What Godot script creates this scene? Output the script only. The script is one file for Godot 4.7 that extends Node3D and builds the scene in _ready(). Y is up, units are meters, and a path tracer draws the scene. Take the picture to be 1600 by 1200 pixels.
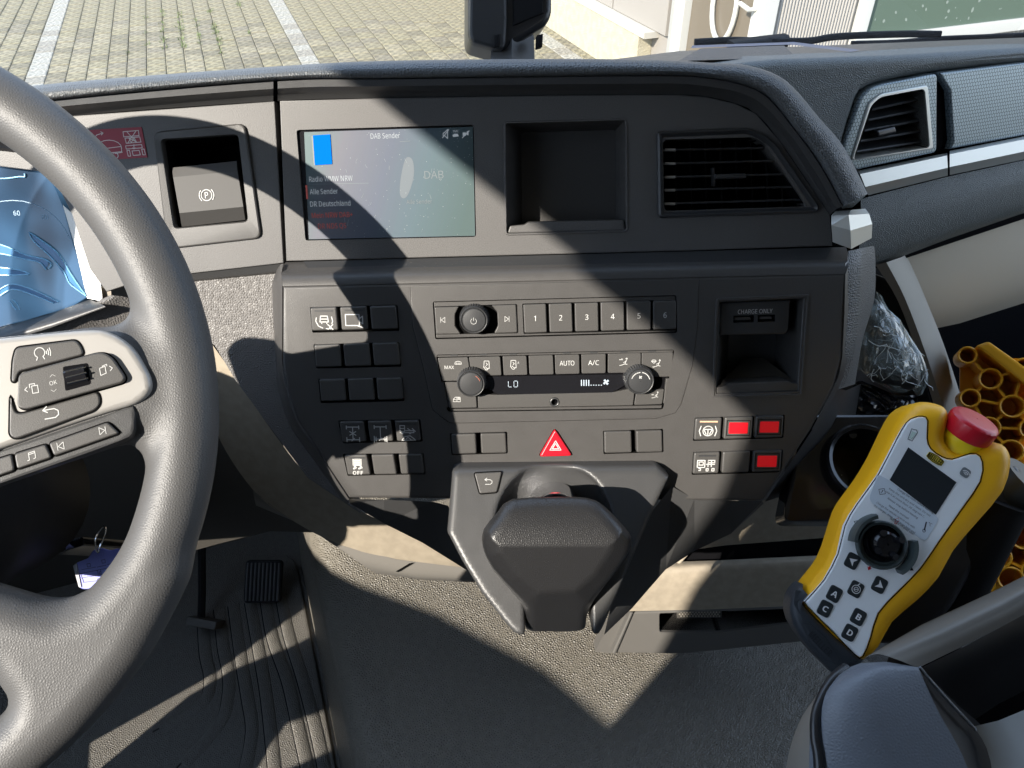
extends Node3D
# A lorry driver's view of the dashboard. The camera sits at CAM; world y is up; the yard outside is y = 0.
# Frames are Transform3Ds lying in the faces of the things built (x right, y up the face, z out of the face);
# shapes are laid out in a frame's own metres and given a height above its face.
const F := 1203.5
const CAM := Vector3(0, 2.6, 0)
var cb := Basis(Vector3.RIGHT, deg_to_rad(-39.0))
var fA: Transform3D      # face of the upper dashboard panel
var fW: Transform3D      # plane of the steering wheel
var fT: Transform3D      # the cab: x right, y up, z rearwards, origin below the roof where the camera is
var fP: Transform3D      # face of the passenger side dashboard
var fR: Transform3D      # face of the handheld remote control
var fL: Transform3D      # face of the trays low under the console
var M := {}
var rng := RandomNumberGenerator.new()
const HB := 0.031        # how far the console face stands proud of the upper panel

func ray(x: float, y: float) -> Vector3:
	return cb * Vector3((x - 800.0) / F, (600.0 - y) / F, -1.0)

func at(x: float, y: float, d: float) -> Vector3:
	return CAM + ray(x, y) * d

func loc(fr: Transform3D, x: float, y: float, h := 0.0) -> Vector3:   # where a sight line meets a frame's face at height h, in the frame's axes
	var inv := fr.affine_inverse()
	var o := inv * CAM
	var d := inv.basis * ray(x, y)
	return o + d * ((h - o.z) / d.z)

func pl(fr: Transform3D, pts: Array, h := 0.0) -> PackedVector2Array:
	var out := PackedVector2Array()
	for i in range(0, pts.size(), 2):
		var p := loc(fr, pts[i], pts[i + 1], h)
		out.append(Vector2(p.x, p.y))
	return out

func pl3(fr: Transform3D, pts: Array) -> PackedVector3Array:            # x, y, height triples
	var out := PackedVector3Array()
	for i in range(0, pts.size(), 3):
		out.append(loc(fr, pts[i], pts[i + 1], pts[i + 2]))
	return out

func frame(origin: Vector3, normal: Vector3, right := Vector3.RIGHT) -> Transform3D:
	var z := normal.normalized()
	var y := z.cross(right).normalized()
	return Transform3D(Basis(y.cross(z), y, z), origin)

# ---------------------------------------------------------------- naming and adding
var taken := {}
func numbered(called: String) -> String:
	var n: int = taken.get(called, 0)
	taken[called] = n + 1
	return called if n == 0 else "%s_%03d" % [called, n]

func thing(called: String, label: String, category: String, fr: Transform3D, group := "") -> Node3D:
	var o := Node3D.new()
	return dress(o, called, label, category, fr, group)

func dress(o: Node3D, called: String, label: String, category: String, fr: Transform3D, group := "") -> Node3D:
	o.name = numbered(called)
	add_child(o)
	o.transform = fr
	o.set_meta("label", label)
	o.set_meta("category", category)
	if group:
		o.set_meta("group", group)
	return o

func struct(called: String, mesh: Mesh, m: Material, fr := Transform3D()) -> MeshInstance3D:
	var o := MeshInstance3D.new()
	o.mesh = mesh
	o.material_override = m
	o.name = numbered(called)
	add_child(o)
	o.transform = fr
	o.set_meta("kind", "structure")
	return o

func part(parent: Node3D, called: String, shape, m: Material, fr = null, label := "") -> MeshInstance3D:
	var o := MeshInstance3D.new()
	o.mesh = shape if shape is Mesh else mesh(shape)
	o.material_override = m
	var n := 0
	var nm := called
	while parent.has_node(nm):
		n += 1
		nm = "%s_%03d" % [called, n]
	o.name = nm
	parent.add_child(o)
	if fr != null:
		o.global_transform = fr
	if label:
		o.set_meta("label", label)
	return o

# ---------------------------------------------------------------- shapes: soups of triangles, counter-clockwise seen from outside
func mesh(soup: PackedVector3Array, angle := 38.0, uvs := PackedVector2Array()) -> ArrayMesh:
	var n := soup.size() / 3
	var fn := PackedVector3Array()
	fn.resize(n)
	var at_key := {}
	var keys := []
	keys.resize(soup.size())
	for i in n:
		var a := soup[3 * i]
		fn[i] = (soup[3 * i + 1] - a).cross(soup[3 * i + 2] - a)
		for k in 3:
			var p := soup[3 * i + k]
			var key := Vector3i((p * 40000.0).round())
			keys[3 * i + k] = key
			if at_key.has(key):
				at_key[key].append(i)
			else:
				at_key[key] = [i]
	var c := cos(deg_to_rad(angle))
	var v := PackedVector3Array()
	var nn := PackedVector3Array()
	var uv := PackedVector2Array()
	for i in n:
		if fn[i].length_squared() < 1e-22:
			continue
		var f := fn[i].normalized()
		for k: int in [0, 2, 1]:
			v.append(soup[3 * i + k])
			if uvs.size():
				uv.append(uvs[3 * i + k])
			var s := Vector3.ZERO
			for j: int in at_key[keys[3 * i + k]]:
				if fn[j].normalized().dot(f) > c:
					s += fn[j]
			nn.append(s.normalized() if s.length_squared() > 1e-24 else f)
	var arr := []
	arr.resize(Mesh.ARRAY_MAX)
	arr[Mesh.ARRAY_VERTEX] = v
	arr[Mesh.ARRAY_NORMAL] = nn
	if uvs.size():
		arr[Mesh.ARRAY_TEX_UV] = uv
	var am := ArrayMesh.new()
	if v.size():
		am.add_surface_from_arrays(Mesh.PRIMITIVE_TRIANGLES, arr)
	return am

func area2(p: PackedVector2Array) -> float:
	var a := 0.0
	for i in p.size():
		a += p[i].cross(p[(i + 1) % p.size()])
	return a * 0.5

func ccw(p: PackedVector2Array) -> PackedVector2Array:
	var q := p.duplicate()
	if area2(q) < 0.0:
		q.reverse()
	return q

func rc(p: PackedVector2Array, r: float, n := 4) -> PackedVector2Array:     # round the corners
	var out := PackedVector2Array()
	var m := p.size()
	for i in m:
		var a := p[(i + m - 1) % m]
		var b := p[i]
		var c := p[(i + 1) % m]
		var t1 := minf(r, a.distance_to(b) * 0.48)
		var t2 := minf(r, c.distance_to(b) * 0.48)
		var p0 := b + (a - b).normalized() * t1
		var p2 := b + (c - b).normalized() * t2
		for k in n + 1:
			var t := float(k) / n
			out.append(p0 * (1 - t) * (1 - t) + b * 2.0 * t * (1 - t) + p2 * t * t)
	return out

func smooth2(p: PackedVector2Array, n := 4, closed := true) -> PackedVector2Array:   # Catmull-Rom
	var out := PackedVector2Array()
	var m := p.size()
	for i in (m if closed else m - 1):
		var a := p[(i + m - 1) % m] if closed or i > 0 else p[i]
		var d := p[(i + 2) % m] if closed or i + 2 < m else p[i + 1]
		for k in n:
			out.append(p[i].cubic_interpolate(p[(i + 1) % m], a, d, float(k) / n))
	if not closed:
		out.append(p[m - 1])
	return out

func smooth3(p: PackedVector3Array, n := 4, closed := false) -> PackedVector3Array:
	var out := PackedVector3Array()
	var m := p.size()
	for i in (m if closed else m - 1):
		var a := p[(i + m - 1) % m] if closed or i > 0 else p[i]
		var d := p[(i + 2) % m] if closed or i + 2 < m else p[i + 1]
		for k in n:
			out.append(p[i].cubic_interpolate(p[(i + 1) % m], a, d, float(k) / n))
	if not closed:
		out.append(p[m - 1])
	return out

func inset(p: PackedVector2Array, r: float) -> PackedVector2Array:          # of a counter-clockwise outline, corner by corner
	var out := PackedVector2Array()
	var m := p.size()
	for i in m:
		var d1 := (p[i] - p[(i + m - 1) % m]).normalized()
		var d2 := (p[(i + 1) % m] - p[i]).normalized()
		var n1 := Vector2(-d1.y, d1.x)
		var n2 := Vector2(-d2.y, d2.x)
		var b := n1 + n2
		var l := b.length_squared()
		out.append(p[i] + (b * (2.0 * r / l) if l > 0.5 else n1 * r))
	return out

func box_of(p: PackedVector2Array) -> Rect2:
	var r := Rect2(p[0], Vector2.ZERO)
	for q in p:
		r = r.expand(q)
	return r

func cap(p: PackedVector2Array, holes: Array, z: float) -> PackedVector3Array:   # a flat face with holes, facing +z
	var out := PackedVector3Array()
	_cap(_scaled(p, 1000.0), holes.map(func(h): return _scaled(h, 1000.0)), z, out)
	return out

func _scaled(p: PackedVector2Array, k: float) -> PackedVector2Array:
	var o := PackedVector2Array()
	for q in p:
		o.append(q * k)
	return o

func _cap(p: PackedVector2Array, holes: Array, z: float, out: PackedVector3Array, tries := 0) -> void:
	if p.size() < 3 or absf(area2(p)) < 1e-4:
		return
	for i in holes.size():
		var h: PackedVector2Array = holes[i]
		if Geometry2D.intersect_polygons(p, h).is_empty():
			continue
		var c := box_of(h).get_center().x
		var b := box_of(p).grow(10)
		for side in 2:
			var x0 := b.position.x if side == 0 else c
			var x1 := c if side == 0 else b.end.x
			var half := PackedVector2Array([Vector2(x0, b.position.y), Vector2(x1, b.position.y), Vector2(x1, b.end.y), Vector2(x0, b.end.y)])
			for q in Geometry2D.intersect_polygons(p, half):
				for s in Geometry2D.clip_polygons(q, h):
					_cap(s, holes.slice(i + 1), z, out)
		return
	var q := PackedVector2Array()
	for v in ccw(p):
		if q.is_empty() or (q[-1].distance_to(v) > 0.004 and (q[0].distance_to(v) > 0.004)):
			q.append(v)
	var t := Geometry2D.triangulate_polygon(q)
	if t.is_empty():
		if tries < 2:
			for s in Geometry2D.offset_polygon(q, -0.01):
				if not Geometry2D.is_polygon_clockwise(s):
					_cap(s, [], z, out, tries + 1)
		else:
			push_warning("could not fill an outline of %d corners" % q.size())
		return
	for k in range(0, t.size(), 3):
		var a := q[t[k]]
		var b2 := q[t[k + 1]]
		var c2 := q[t[k + 2]]
		if (b2 - a).cross(c2 - a) < 0:
			var w := b2
			b2 = c2
			c2 = w
		for v in [a, b2, c2]:
			out.append(Vector3(v.x * 0.001, v.y * 0.001, z))

func quad(out: PackedVector3Array, a: Vector3, b: Vector3, c: Vector3, d: Vector3) -> void:
	out.append(a); out.append(b); out.append(c)
	out.append(a); out.append(c); out.append(d)

func ring_at(p: PackedVector2Array, z: float) -> PackedVector3Array:
	var o := PackedVector3Array()
	for q in p:
		o.append(Vector3(q.x, q.y, z))
	return o

func skin(rows: Array, closed := false) -> PackedVector3Array:            # rows of equal length; outside is where rows go up as columns go counter-clockwise
	var out := PackedVector3Array()
	for i in rows.size() - 1:
		var a: PackedVector3Array = rows[i]
		var b: PackedVector3Array = rows[i + 1]
		var m := a.size()
		for j in (m if closed else m - 1):
			var k := (j + 1) % m
			quad(out, a[j], a[k], b[k], b[j])
	return out

func prism(p0: PackedVector2Array, z0: float, z1: float, r := 0.0, seg := 2, holes: Array = [], back := false) -> PackedVector3Array:
	var p := ccw(p0)
	var rows := [ring_at(p, z0)]
	var top := p
	if r > 0.0:
		for k in seg + 1:
			var a := PI / 2 * k / seg
			top = inset(p, r * (1 - cos(a)))
			rows.append(ring_at(top, z1 - r + r * sin(a)))
	else:
		rows.append(ring_at(p, z1))
	var out := skin(rows, true)
	out.append_array(cap(top, holes, z1))
	for h: PackedVector2Array in holes:
		var q := ccw(h)
		q.reverse()
		out.append_array(skin([ring_at(q, z0), ring_at(q, z1)], true))
	if back:
		out.append_array(flip(cap(p, holes, z0)))
	return out

func flip(s: PackedVector3Array) -> PackedVector3Array:
	var o := s.duplicate()
	for i in range(0, o.size(), 3):
		var w := o[i]
		o[i] = o[i + 1]
		o[i + 1] = w
	return o

func pocket(p0: PackedVector2Array, z1: float, z0: float, shrink := 0.0, move := Vector2.ZERO) -> PackedVector3Array:   # walls and floor of a recess
	var p := ccw(p0)
	var b := inset(p, shrink)
	for i in b.size():
		b[i] += move
	var q := p.duplicate()
	q.reverse()
	var c := b.duplicate()
	c.reverse()
	var out := skin([ring_at(c, z0), ring_at(q, z1)], true)
	out.append_array(cap(b, [], z0))
	return out

func box(lo: Vector3, hi: Vector3, r := 0.0) -> PackedVector3Array:
	return prism(PackedVector2Array([Vector2(lo.x, lo.y), Vector2(hi.x, lo.y), Vector2(hi.x, hi.y), Vector2(lo.x, hi.y)]), lo.z, hi.z, r, 2, [], true)

func circle(c: Vector2, r: float, n := 32, ry := 0.0, turn := 0.0) -> PackedVector2Array:
	var o := PackedVector2Array()
	for i in n:
		var a := TAU * i / n
		o.append(c + Vector2(cos(a) * r, sin(a) * (ry if ry else r)).rotated(turn))
	return o

func lathe(c: Vector3, profile: Array, n := 40, knurl := 0.0) -> PackedVector3Array:   # radius, height pairs from the outside in, round +z
	var rows := []
	for i in range(0, profile.size(), 2):
		var row := PackedVector3Array()
		for j in n:
			var a := TAU * j / n
			var r: float = profile[i]
			if knurl > 0.0 and i > 0 and i < 6 and j % 2 == 0:
				r -= knurl
			row.append(c + Vector3(cos(a) * r, sin(a) * r, profile[i + 1]))
		rows.append(row)
	return skin(rows, true)

func tube(path: PackedVector3Array, r: float, n := 8, flat := 1.0, closed := false) -> PackedVector3Array:
	var rows := []
	var m := path.size()
	var up := Vector3(0.13, 0.21, 0.97).normalized()
	for i in m:
		var d := (path[(i + 1) % m if closed else mini(i + 1, m - 1)] - path[(i + m - 1) % m if closed else maxi(i - 1, 0)]).normalized()
		var x := up.cross(d).normalized()
		var y := d.cross(x)
		up = y
		var row := PackedVector3Array()
		for k in n:
			var a := TAU * k / n
			row.append(path[i] + x * cos(a) * r + y * sin(a) * r * flat)
		rows.append(row)
	if closed:
		rows.append(rows[0])
	var out := skin(rows, true)
	if not closed:
		for e in [0, m - 1]:
			for k in range(1, n - 1):
				var t := [rows[e][0], rows[e][k], rows[e][k + 1]]
				if e == 0:
					t.reverse()
				for v: Vector3 in t:
					out.append(v)
	return out

func grid(fr: Transform3D, rows: Array, nu := 4, nv := 4) -> PackedVector3Array:    # rows of x, y, height triples, bottom row first, smoothed both ways
	var rr := []
	for r: Array in rows:
		rr.append(smooth3(pl3(fr, r), nu))
	return grid3(rr, nv)

func grid3(rr: Array, nv := 4) -> PackedVector3Array:
	var cols := []
	for j in rr[0].size():
		var c := PackedVector3Array()
		for r in rr:
			c.append(r[j])
		cols.append(smooth3(c, nv) if nv > 1 else c)
	var out := []
	for i in cols[0].size():
		var row := PackedVector3Array()
		for c in cols:
			row.append(c[i])
		out.append(row)
	return skin(out)

func ribbon(pts: PackedVector2Array, w: float, z: float, closed := false) -> PackedVector3Array:   # a printed stroke
	var out := PackedVector3Array()
	var m := pts.size()
	for i in (m if closed else m - 1):
		var a := pts[i]
		var b := pts[(i + 1) % m]
		var d := (b - a).normalized() * w * 0.5
		var n := Vector2(-d.y, d.x)
		a -= d * 0.6
		b += d * 0.6
		quad(out, Vector3(a.x - n.x, a.y - n.y, z), Vector3(b.x - n.x, b.y - n.y, z), Vector3(b.x + n.x, b.y + n.y, z), Vector3(a.x + n.x, a.y + n.y, z))
	return out

var fonts := {}
func text(s: String, c: Vector2, h: float, z: float, turn := 0.0, wide := 1.0, bold := false, skew := 0.0) -> PackedVector3Array:   # centred on c, capitals h high
	var tm := TextMesh.new()
	var fname := "Droid Sans Bold" if bold else "Droid Sans"
	if not fonts.has(fname):
		var f := SystemFont.new()
		f.font_names = PackedStringArray(["Droid Sans"])
		f.font_weight = 700 if bold else 400
		fonts[fname] = f
	tm.font = fonts[fname]
	tm.text = s
	tm.font_size = 32
	tm.curve_step = 2.0
	tm.pixel_size = 0.01
	tm.depth = 0.0
	var a := tm.get_mesh_arrays()
	var v: PackedVector3Array = a[Mesh.ARRAY_VERTEX]
	var ix: PackedInt32Array = a[Mesh.ARRAY_INDEX] if a[Mesh.ARRAY_INDEX] != null else PackedInt32Array(range(v.size()))
	var bb := Rect2(v[0].x, v[0].y, 0, 0)
	for p in v:
		bb = bb.expand(Vector2(p.x, p.y))
	var k := h / 0.2285
	var out := PackedVector3Array()
	for i in range(0, ix.size(), 3):
		var q := []
		for j in 3:
			var p := v[ix[i + j]]
			var w := Vector2((p.x - bb.get_center().x) * wide + p.y * skew, p.y - bb.get_center().y) * k
			w = w.rotated(turn) + c
			q.append(Vector3(w.x, w.y, z))
		if Vector2(q[1].x - q[0].x, q[1].y - q[0].y).cross(Vector2(q[2].x - q[0].x, q[2].y - q[0].y)) < 0:
			q.reverse()
		for w: Vector3 in q:
			out.append(w)
	return out

# ---------------------------------------------------------------- rounded solids from distance fields (surface nets)
func sdpoly(p: Vector2, v: PackedVector2Array) -> float:
	var d := INF
	var s := 1.0
	var n := v.size()
	var j := n - 1
	for i in n:
		var e := v[j] - v[i]
		var w := p - v[i]
		var b := w - e * clampf(w.dot(e) / e.length_squared(), 0.0, 1.0)
		d = minf(d, b.length_squared())
		var c1 := p.y >= v[i].y
		var c2 := p.y < v[j].y
		var c3 := e.x * w.y > e.y * w.x
		if (c1 and c2 and c3) or not (c1 or c2 or c3):
			s = -s
		j = i
	return s * sqrt(d)

func smin(a: float, b: float, k: float) -> float:
	var h := maxf(k - absf(a - b), 0.0) / k
	return minf(a, b) - h * h * k * 0.25

func smax(a: float, b: float, k: float) -> float:
	return -smin(-a, -b, k)

func nets(f: Callable, lo: Vector3, hi: Vector3, c: float) -> ArrayMesh:
	var nx := int((hi.x - lo.x) / c) + 2
	var ny := int((hi.y - lo.y) / c) + 2
	var nz := int((hi.z - lo.z) / c) + 2
	var g := PackedFloat32Array()
	g.resize(nx * ny * nz)
	var n := 0
	for k in nz:
		for j in ny:
			var i := 0
			while i < nx:
				var v: float = f.call(lo + Vector3(i, j, k) * c)
				g[n] = v
				n += 1
				i += 1
				var jump := int(absf(v) / c) - 2          # far from the surface: the next few values keep their sign
				while jump > 0 and i < nx:
					g[n] = v
					n += 1
					i += 1
					jump -= 1
	var at_cell := {}
	var vs := PackedVector3Array()
	var sy := nx
	var sz := nx * ny
	var corner := [0, 1, sy, sy + 1, sz, sz + 1, sz + sy, sz + sy + 1]
	var edges := [[0, 1], [2, 3], [4, 5], [6, 7], [0, 2], [1, 3], [4, 6], [5, 7], [0, 4], [1, 5], [2, 6], [3, 7]]
	for k in nz - 1:
		for j in ny - 1:
			for i in nx - 1:
				var b := i + j * sy + k * sz
				var neg := 0
				for o: int in corner:
					if g[b + o] < 0.0:
						neg += 1
				if neg == 0 or neg == 8:
					continue
				var s := Vector3.ZERO
				var m := 0
				for e: Array in edges:
					var a0: float = g[b + corner[e[0]]]
					var a1: float = g[b + corner[e[1]]]
					if (a0 < 0.0) != (a1 < 0.0):
						var t := a0 / (a0 - a1)
						var q0 := Vector3(e[0] & 1, (e[0] >> 1) & 1, (e[0] >> 2) & 1)
						var q1 := Vector3(e[1] & 1, (e[1] >> 1) & 1, (e[1] >> 2) & 1)
						s += q0.lerp(q1, t)
						m += 1
				at_cell[b] = vs.size()
				vs.append(lo + (Vector3(i, j, k) + s / m) * c)
	var nn := PackedVector3Array()
	var h := c * 0.5
	for i in vs.size():
		var p := vs[i]
		var gr := Vector3(f.call(p + Vector3(h, 0, 0)) - f.call(p - Vector3(h, 0, 0)), f.call(p + Vector3(0, h, 0)) - f.call(p - Vector3(0, h, 0)), f.call(p + Vector3(0, 0, h)) - f.call(p - Vector3(0, 0, h)))
		nn.append(gr.normalized())
		var l := gr.length() / c
		if l > 0.2:
			vs[i] = p - gr.normalized() * clampf(f.call(p) / l, -c * 0.5, c * 0.5)
	var idx := PackedInt32Array()
	for b: int in at_cell:
		for ax in 3:
			var st: int = [1, sy, sz][ax]
			var u: int = [sy, sz, 1][ax]
			var w: int = [sz, 1, sy][ax]
			var a0 := g[b]
			var a1 := g[b + st]
			if (a0 < 0.0) == (a1 < 0.0):
				continue
			var q := [b, b - u, b - u - w, b - w]
			if not (at_cell.has(q[1]) and at_cell.has(q[2]) and at_cell.has(q[3])):
				continue
			if a0 < 0.0:
				q = [q[0], q[3], q[2], q[1]]
			for t: int in [0, 2, 1, 0, 3, 2]:       # clockwise in front
				idx.append(at_cell[q[t]])
	# make the winding agree with the normals
	if idx.size():
		var a := vs[idx[0]]
		if (vs[idx[2]] - a).cross(vs[idx[1]] - a).dot(nn[idx[0]]) < 0:
			for i in range(0, idx.size(), 3):
				var w := idx[i]
				idx[i] = idx[i + 1]
				idx[i + 1] = w
	var arr := []
	arr.resize(Mesh.ARRAY_MAX)
	arr[Mesh.ARRAY_VERTEX] = vs
	arr[Mesh.ARRAY_NORMAL] = nn
	arr[Mesh.ARRAY_INDEX] = idx
	var am := ArrayMesh.new()
	am.add_surface_from_arrays(Mesh.PRIMITIVE_TRIANGLES, arr)
	return am

# ---------------------------------------------------------------- materials
func noise_tex(kind: int, freq: float, sd: int, normal := 0.0, ramp: Array = [], oct := 1, size := 512) -> NoiseTexture2D:
	var n := FastNoiseLite.new()
	n.noise_type = kind as FastNoiseLite.NoiseType
	n.frequency = freq
	n.seed = sd
	n.fractal_octaves = oct
	if oct == 1:
		n.fractal_type = FastNoiseLite.FRACTAL_NONE
	if kind == FastNoiseLite.TYPE_CELLULAR:
		n.cellular_return_type = FastNoiseLite.RETURN_DISTANCE2_SUB
		n.cellular_jitter = 0.9
	var t := NoiseTexture2D.new()
	t.width = size
	t.height = size
	t.seamless = true
	t.noise = n
	if normal > 0.0:
		t.as_normal_map = true
		t.bump_strength = normal
	if ramp.size():
		var g := Gradient.new()
		var offs := PackedFloat32Array()
		var cols := PackedColorArray()
		for i in range(0, ramp.size(), 2):
			offs.append(ramp[i])
			var c: float = ramp[i + 1]
			cols.append(Color(c, c, c))
		g.offsets = offs
		g.colors = cols
		t.color_ramp = g
	return t

func mat(r: float, g: float, b: float, rough: float, metal := 0.0) -> StandardMaterial3D:   # linear base colour
	var m := StandardMaterial3D.new()
	m.albedo_color = Color(r, g, b).linear_to_srgb()
	m.roughness = rough
	m.metallic = metal
	return m

func grained(m: StandardMaterial3D, normal: Texture2D, strength: float, tile: float, speck: Texture2D = null) -> StandardMaterial3D:
	m.uv1_triplanar = true
	m.uv1_triplanar_sharpness = 4.0
	m.uv1_scale = Vector3.ONE / tile
	if normal:
		m.normal_enabled = true
		m.normal_texture = normal
		m.normal_scale = strength
	if speck:
		m.albedo_texture = speck
	return m

func glow(m: StandardMaterial3D, r: float, g: float, b: float, k: float) -> StandardMaterial3D:
	m.emission_enabled = true
	m.emission = Color(r, g, b).linear_to_srgb()
	m.emission_energy_multiplier = k
	return m

func _ready() -> void:
	rng.seed = 7
	var cam := Camera3D.new()
	cam.name = "camera"
	cam.fov = 53.0
	cam.near = 0.02
	cam.far = 400.0
	cam.transform = Transform3D(cb, CAM)
	add_child(cam)
	cam.current = true
	var env := Environment.new()
	env.background_mode = Environment.BG_SKY
	var sm := ProceduralSkyMaterial.new()
	sm.sky_top_color = Color(0.19, 0.255, 0.36).linear_to_srgb()
	sm.sky_horizon_color = Color(0.42, 0.45, 0.46).linear_to_srgb()
	sm.sky_curve = 0.13
	sm.ground_bottom_color = Color(0.20, 0.18, 0.14).linear_to_srgb()
	sm.ground_horizon_color = Color(0.40, 0.40, 0.38).linear_to_srgb()
	sm.sky_energy_multiplier = 1.75
	sm.sun_angle_max = 0.0
	env.sky = Sky.new()
	env.sky.sky_material = sm
	env.tonemap_mode = Environment.TONE_MAPPER_LINEAR
	env.tonemap_exposure = 2.15
	env.sdfgi_enabled = true
	env.ssao_enabled = true
	env.ssil_enabled = true
	var we := WorldEnvironment.new()
	we.name = "world"
	we.environment = env
	add_child(we)
	var sun := DirectionalLight3D.new()
	sun.name = "sun"
	sun.light_energy = 1.6
	sun.light_color = Color(1.0, 0.967, 0.915)
	sun.light_angular_distance = 0.5
	sun.shadow_enabled = true
	sun.transform = Transform3D(Basis.looking_at(Vector3(0.558, -0.5195, -0.647), Vector3.UP), Vector3(-4, 8, 5))
	add_child(sun)

	# frames
	var ti := deg_to_rad(13.0)
	fA = frame(at(800, 290, 0.605), cb * Vector3(0, -sin(ti), cos(ti)))
	var wp := deg_to_rad(43.3)
	var wy := deg_to_rad(17.0)
	fW = frame(at(-395, 663, 0.394), Vector3(sin(wy) * cos(wp), sin(wp), cos(wy) * cos(wp)), Vector3(cos(wy), 0, -sin(wy)))
	var ty := deg_to_rad(20.4)
	fT = Transform3D(Basis(Vector3(cos(ty), 0, -sin(ty)), Vector3.UP, Vector3(sin(ty), 0, cos(ty))), CAM)
	fP = frame(at(1400, 230, 0.86), (fT.basis * Vector3(0, 0.22, 1)), fT.basis.x)
	fR = frame(at(1400, 840, 0.53), Vector3(-0.10, 0.72, 0.70))
	fL = frame(at(1000, 900, 0.86), Vector3(0.0, 0.28, 0.96))
	materials()
	outside()
	cab()
	dashboard()
	steering_wheel()
	gear_selector()
	right_side()
	remote()
	seat()
	small_things()

func materials() -> void:
	var leather := noise_tex(FastNoiseLite.TYPE_CELLULAR, 0.045, 3, 9.0)
	var fine := noise_tex(FastNoiseLite.TYPE_SIMPLEX, 0.16, 5, 2.0, [], 2)
	var coarse := noise_tex(FastNoiseLite.TYPE_CELLULAR, 0.045, 9, 9.0)
	var speck := noise_tex(FastNoiseLite.TYPE_SIMPLEX, 0.30, 11, 0.0, [0.25, 0.76, 0.65, 1.0], 2)
	var soil := noise_tex(FastNoiseLite.TYPE_SIMPLEX, 0.010, 12, 0.0, [0.2, 0.94, 0.8, 1.0], 4)
	M.panel = grained(mat(0.112, 0.108, 0.106, 0.50), fine, 0.14, 0.11, speck)
	M.console = grained(mat(0.070, 0.067, 0.065, 0.48), fine, 0.22, 0.08, speck)
	M.switch = grained(mat(0.074, 0.071, 0.068, 0.45), fine, 0.12, 0.08, speck)
	M.trim = grained(mat(0.062, 0.062, 0.063, 0.42), fine, 0.18, 0.08, speck)
	M.leather = grained(mat(0.075, 0.081, 0.086, 0.46), leather, 0.8, 0.046)
	M.pad = grained(mat(0.120, 0.138, 0.142, 0.42), leather, 0.9, 0.046)  # lighter copy of the leather, standing in for brighter light on the passenger side
	M.glove = grained(mat(0.56, 0.50, 0.40, 0.5), fine, 0.25, 0.08)
	M.knee = grained(mat(0.150, 0.143, 0.138, 0.45), leather, 0.9, 0.046)
	M.wheel = grained(mat(0.078, 0.077, 0.077, 0.50), leather, 0.22, 0.032)
	M.knob = grained(mat(0.015, 0.015, 0.016, 0.36), leather, 0.25, 0.030)
	var wear := noise_tex(FastNoiseLite.TYPE_SIMPLEX, 0.008, 13, 0.0, [0.2, 0.90, 0.8, 1.0], 3)
	for k in ["console", "trim"]:
		M[k].roughness_texture = wear
	M.hole = mat(0.006, 0.006, 0.007, 0.7)
	M.hole.metallic_specular = 0.08
	M.gap = mat(0.006, 0.006, 0.006, 0.6)
	M.gap.metallic_specular = 0.1
	M.gloss = mat(0.010, 0.010, 0.012, 0.14)
	M.vent = mat(0.022, 0.022, 0.024, 0.30)
	M.vent_frame = grained(mat(0.034, 0.035, 0.037, 0.40), fine, 0.15, 0.08)
	M.white = mat(0.80, 0.80, 0.80, 0.5)
	M.print = mat(0.52, 0.52, 0.51, 0.5)
	M.beige = grained(mat(0.335, 0.288, 0.222, 0.5), fine, 0.25, 0.08, soil)
	M.brown = grained(mat(0.070, 0.064, 0.056, 0.6), fine, 0.25, 0.08)
	M.silver = grained(mat(0.60, 0.61, 0.585, 0.30, 0.45), fine, 0.08, 0.06)
	M.plate = grained(mat(0.35, 0.337, 0.318, 0.36, 0.2), fine, 0.1, 0.06)
	M.chrome = mat(0.75, 0.75, 0.77, 0.12, 1.0)
	M.tunnel = grained(mat(0.160, 0.146, 0.122, 0.42), coarse, 1.2, 0.072, soil)
	M.mat_rubber = grained(mat(0.118, 0.110, 0.097, 0.42), coarse, 0.9, 0.070, soil)
	M.red = mat(0.55, 0.006, 0.018, 0.36)
	M.red_lamp = glow(mat(0.50, 0.003, 0.010, 0.4), 0.9, 0.01, 0.02, 0.13)
	M.amber = mat(0.6, 0.38, 0.25, 0.4)
	M.shell = mat(0.55, 0.53, 0.49, 0.7)
	M.seat = mat(0.05, 0.05, 0.055, 0.8)
	M.door = mat(0.10, 0.095, 0.088, 0.6)
	M.rubber = mat(0.010, 0.010, 0.011, 0.6)
	M.rubber.metallic_specular = 0.25

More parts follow.
